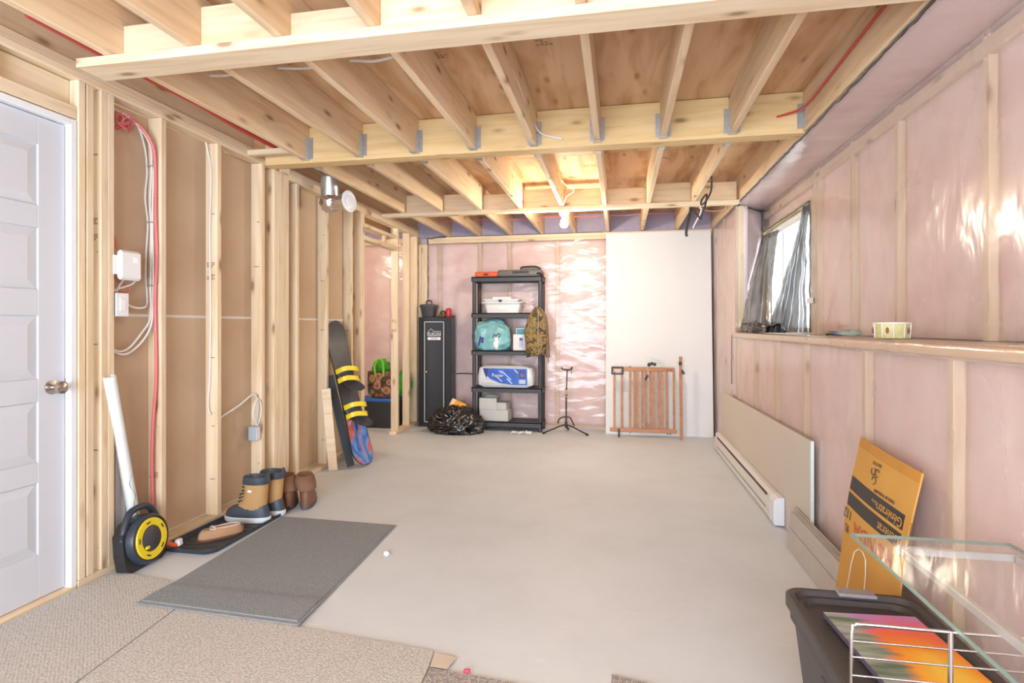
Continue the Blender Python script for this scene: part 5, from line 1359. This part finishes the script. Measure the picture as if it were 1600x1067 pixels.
MB().box((-.046, .06, .142), (.010, 2 * hl - .35, .014), .001).obj('outlet_slot', INK, t)
MB().box((-.054, .06, .056), (.006, 2 * hl - .35, .006), .001).obj('inlet_slot', simple('slot_grey', (.22, .21, .2), .5), t)
MB().prism([(0, .01), (-.056, .01), (-.064, .02), (-.064, .160), (-.034, .184), (0, .184)], -hl, -hl + .105, 'Y').obj('end_cap', HEATER_END, t)
for k in range(4):
    t = frame_thing('panel_plank', ('grey panel plank nearest the wall in the low stack by the cardboard', 'grey panel plank second from the wall in the low stack', 'grey panel plank third from the wall in the low stack', 'outermost grey panel plank of the low stack by the cardboard')[k], 'plank', (0.992 - .014 * k, 2.87 - .02 * k, .0), (.10, 0, .98), (0, -1, 0))
    l_ = .66 - .02 * ((k * 3) % 4)
    MB().box((0, 0, .106), (2 * l_, .010, .212 - .004 * (k % 2)), .0015).obj('plank', PANEL_G, t)
    MB().box((0, -.0058, .12), (2 * l_ - .01, .0015, .004)).obj('groove', simple('groove_grey', (.30, .28, .26), .7), t)

# ================================================================== CARDBOARD
t = frame_thing('cardboard_box', 'flattened brown generator carton leaning upside down on the right wall', 'cardboard', (0.895, 2.395, 0.0), (0.125, 0, 0.80), (0, -1, 0))
cwid = .252
def cardf(u, v):
    x = -cwid + 2 * cwid * u; z = .775 * v
    if v < .18: x -= .10 * (1 - v / .18) ** 2 * (1 - u)
    return (x, -.012 * math.sin(math.pi * u) + .006 * math.sin(v * 7), z + (.028 * (1 - u) - .0) * v)
MB().slab(cardf, 16, 24, (0, .006, 0)).obj('sheet', W_CARD, t)
def onc(x, z): return -.0125 - .0
pr = MB()
def decal(x0, x1, z0, z1, mat, name):
    def fn(u, v):
        x = x0 + (x1 - x0) * u; z = z0 + (z1 - z0) * v
        uu = (x + cwid) / (2 * cwid); vv = z / .80
        p = cardf(min(1, max(0, uu)), vv); return (x, p[1] - .0012, p[2])
    return MB().slab(fn, 12, 3, (0, .0008, 0)).obj(name, mat, t)
decal(-cwid + .006, cwid - .035, .575, .632, INK, 'print_band')
decal(-cwid + .006, cwid - .035, .508, .562, INK, 'print_band')
decal(-cwid + .002, cwid - .002, .762, .797, simple('cardboard_fold', (.55, .26, .05), .8), 'folded_edge')
UP = (math.pi / 2, math.pi, 0)      # upside down, facing -y
def ctext(s, size, mat, x, z, align='CENTER', nm='lettering', rot=UP):
    uu = (x + cwid) / (2 * cwid); p = cardf(uu, z / .8)
    return text(s, size, mat, t, (x, p[1] - .0032, p[2]), rot, nm, .0004, align)
ctext('Génératrice', .050, W_CARD, .105, .598); ctext('Generator', .050, W_CARD, .120, .532)
ctext('HONDA', .092, RED_INK, .045, .448)
ctext('MADE IN THAILAND', .018, INK, .07, .648); ctext('RECYCLE', .018, INK, -.03, .742)
ctext('112', .055, INK, -.215, .475, rot=(math.pi / 2, math.radians(180), 0)); ctext('9L', .045, INK, -.205, .415)
ctext('30 A', .035, INK, -.02, .20); 
mb = MB()
for k in range(3):
    a = 2 * math.pi * k / 3 + .5
    cx, cz = -.03 + .020 * math.cos(a), .705 + .022 * math.sin(a) - .015
    mb.tube([(cx + .017 * math.cos(b), -.0155, cz + .015 * math.sin(b)) for b in [a + q * .8 for q in range(7)]], .0018, 5, 2)
mb.obj('recycling_mark', INK, t)
MB().tube([(-.09, -.018, .18), (-.08, -.018, .36), (.02, -.019, .37), (.06, -.018, .20)], .0022, 5, 3).obj('clear_tape_edge', simple('tape_glint', (.80, .76, .70), .3), t)
MB().slab(lambda u, v: (cwid + .002 + .012 * u, -.004 - .01 * u, .50 + .10 * v), 2, 6, (0, .003, 0)).obj('torn_flap', W_CARD, t)

# ================================================================== FOREGROUND TOTE, CANVAS, RACK, GLASS TABLE
TL, TR, TFAR, TNEAR, TZ = 0.535, 0.935, 2.01, 1.28, 0.40
t = thing('storage_tote', 'large black lidded storage tote beside the glass table', 'storage tote', ((TL + TR) / 2, (TFAR + TNEAR) / 2, 0))
hw_, hl_ = (TR - TL) / 2, (TFAR - TNEAR) / 2
MB().loft([[(x, y, z) for x, y in rrect(a, b, .045)] for a, b, z in ((hw_ - .055, hl_ - .055, 0.0), (hw_ - .022, hl_ - .022, .315), (hw_ - .012, hl_ - .012, .32), (hw_ - .012, hl_ - .012, .355))]).obj('body', TOTE_PL, t, True)
ld = MB().loft([[(x, y, z) for x, y in rrect(a, b, .05)] for a, b, z in ((hw_ - .004, hl_ - .004, .352), (hw_, hl_, .358), (hw_, hl_, .394), (hw_ - .006, hl_ - .006, .400), (hw_ - .022, hl_ - .022, .400), (hw_ - .030, hl_ - .030, .386), (hw_ - .042, hl_ - .042, .386), (hw_ - .050, hl_ - .050, .372))]).obj('lid', TOTE_PL, t, True)
MB().box((.02, hl_ - .012, .398), (.115, .05, .012), .004).obj('clip', simple('grey_clip', (.28, .26, .28), .4), ld)
MB().box((.02, -hl_ + .012, .398), (.115, .05, .012), .004).obj('clip', simple('grey_clip', (.28, .26, .28), .4), ld)
for yy in (-.16, .0, .16): MB().box((0, yy, .3735), (2 * hw_ - .13, .006, .003), .001).obj('lid_rib', TOTE_PL, ld)
for yy in (-.2, .05): MB().box((-hw_ + .028, yy, .17), (.012, .03, .24), .004).obj('side_rib', TOTE_PL, t)
t = thing('canvas_painting', 'stretched canvas painted with orange sun and purple sky on the tote', 'painting', (0.762, 1.645, 0.3765), (0, 0, math.radians(4.5)))
MB().box((0, 0, .008), (.262, .45, .016), .001).obj('stretcher', simple('violet_edge_paint', (.16, .12, .20), .6), t)
cf_ = MB().box((0, 0, 0), (.262, .45, .0016)).obj('painted_face', PAINTING, t); cf_.location = (0, 0, .0170)
t = thing('wire_rack', 'chrome wire rack standing on the tote lid in front of the canvas', 'wire rack', (0.735, 1.395, 0.376))
fr = MB()
fr.tube([(-.215, 0, .0), (-.215, 0, .195), (-.207, 0, .211), (-.19, 0, .2165), (-.02, 0, .2165), (.0, 0, .2165)], .0042, 8, 3)
fr.obj('end_frame', CHROME, t, True)
MB().tube([(.0, 0, .2165), (.12, 0.004, .2165), (.225, .008, .2165)], .0036, 8, 3).obj('top_wire', CHROME, t, True)
MB().cyl((-.016, 0, .0), (-.016, 0, .218), .0052).obj('upright', CHROME, t, True)
MB().cyl((.225, .008, .0), (.225, .008, .2165), .0042).obj('upright', CHROME, t, True)
for z in (.178, .142, .100, .058, .018):
    MB().cyl((-.215, -.003, z), (.225, .005, z), .0023, n=7).obj('cross_wire', CHROME, t, True)
t = thing('glass_table', 'clear glass table top on a slim grey frame over the tote', 'table', (0.845, 1.245, 0.0))
GX0, GX1, GY0, GY1, GZ = -.198, .195, -.50, .498, .68
MB().grid(lambda u, v: (GX0 + (GX1 - GX0) * u, GY0 + (GY1 - GY0) * v, GZ), 2, 2).obj('glass_top', GLASS, t)
for (c, d) in (((GX0, 0, GZ - .004), (.0025, GY1 - GY0, .0084)), ((GX1, 0, GZ - .004), (.0025, GY1 - GY0, .0084)), (((GX0 + GX1) / 2, GY1, GZ - .004), (GX1 - GX0, .0025, .0084)), (((GX0 + GX1) / 2, GY0, GZ - .004), (GX1 - GX0, .0025, .0084))):
    MB().box(c, d).obj('glass_edge', GLASS_EDGE, t)
RAIL = simple('pale_grey_rail', (.55, .53, .53), .35, metal=.3)
MB().box(((GX0 + GX1) / 2 + .045, GY1 - .055, GZ - .0185), (GX1 - GX0 - .10, .016, .020), .002).obj('rail', RAIL, t)
MB().box((GX0 + .105, -.02, GZ - .0185), (.016, GY1 - GY0 - .10, .020), .002).obj('rail', RAIL, t)
MB().box((GX1 - .02, -.02, GZ - .0185), (.016, GY1 - GY0 - .10, .020), .002).obj('rail', RAIL, t)
MB().box(((GX0 + GX1) / 2 + .045, GY0 + .055, GZ - .0185), (GX1 - GX0 - .10, .016, .020), .002).obj('rail', RAIL, t)
for x in (GX0 + .105, GX1 - .02):
    MB().box((x, GY0 + .06, (GZ - .0285) / 2), (.03, .03, GZ - .0285), .003).obj('leg', RAIL, t)
    MB().box((x, GY0 + .20, .012), (.03, .32, .024), .003).obj('foot', RAIL, t)

# ================================================================== LEDGE ITEMS
t = thing('paper_bowl', 'small round printed paper bowl standing on the window ledge', 'bowl', (1.215, 2.815, 1.2145))
MB().lathe([(.060, 0.0), (.066, .001), (.072, .068), (.069, .068), (.063, .004), (.001, .004), (.001, .001), (.060, 0.0)], (0, 0, 0), 'Z', 32).obj('wall', CERAMIC, t, True)
MB().lathe([(.0715, .066), (.075, .067), (.075, .072), (.0715, .072), (.0695, .069)], (0, 0, 0), 'Z', 32).obj('rim', WHITE_TRIM, t, True)
mb = MB()
for k in range(10):
    a = k * 2 * math.pi / 10
    for dz in (.004, .062): pass
    p0 = (.0685 * math.cos(a), .0685 * math.sin(a), .003); p1 = (.0732 * math.cos(a), .0732 * math.sin(a), .066)
    MB().cyl(p0, p1, .0022, n=6).obj('white_stripe', WHITE_INK, t)
mb = MB()
for k in range(5):
    a = k * 2 * math.pi / 5 + .3
    mb.blob((.0705 * math.cos(a), .0705 * math.sin(a), .036), (.006, .011, .014), k, .3, 2, 10, 8)
mb.obj('printed_figures', simple('red_brown_print', (.30, .12, .12), .5, var=.3, scale=60), t)
t = thing('utility_knife', 'black and blue handled tool wrapped in clear film on the ledge', 'tool', (1.20, 3.36, 1.2145), (0, 0, math.radians(-72)))
MB().tube([(-.115, 0, .012), (-.10, 0, .015), (-.06, 0, .014), (-.04, 0, .012)], .012, 8, 3).obj('handle', BLACK_PL, t, True)
MB().cyl((-.04, 0, .013), (-.012, 0, .013), .0125).obj('blue_band', BLUE_GRIP, t, True)
MB().tube([(-.012, 0, .012), (.04, 0, .010), (.06, 0, .010)], .006, 8, 2).obj('shaft', STEEL, t, True)
MB().blob((.055, 0, .016), (.075, .035, .020), 44, .35, 3, 26, 14, .0012).obj('film_wrap', MINT_FILM, t, 'all')
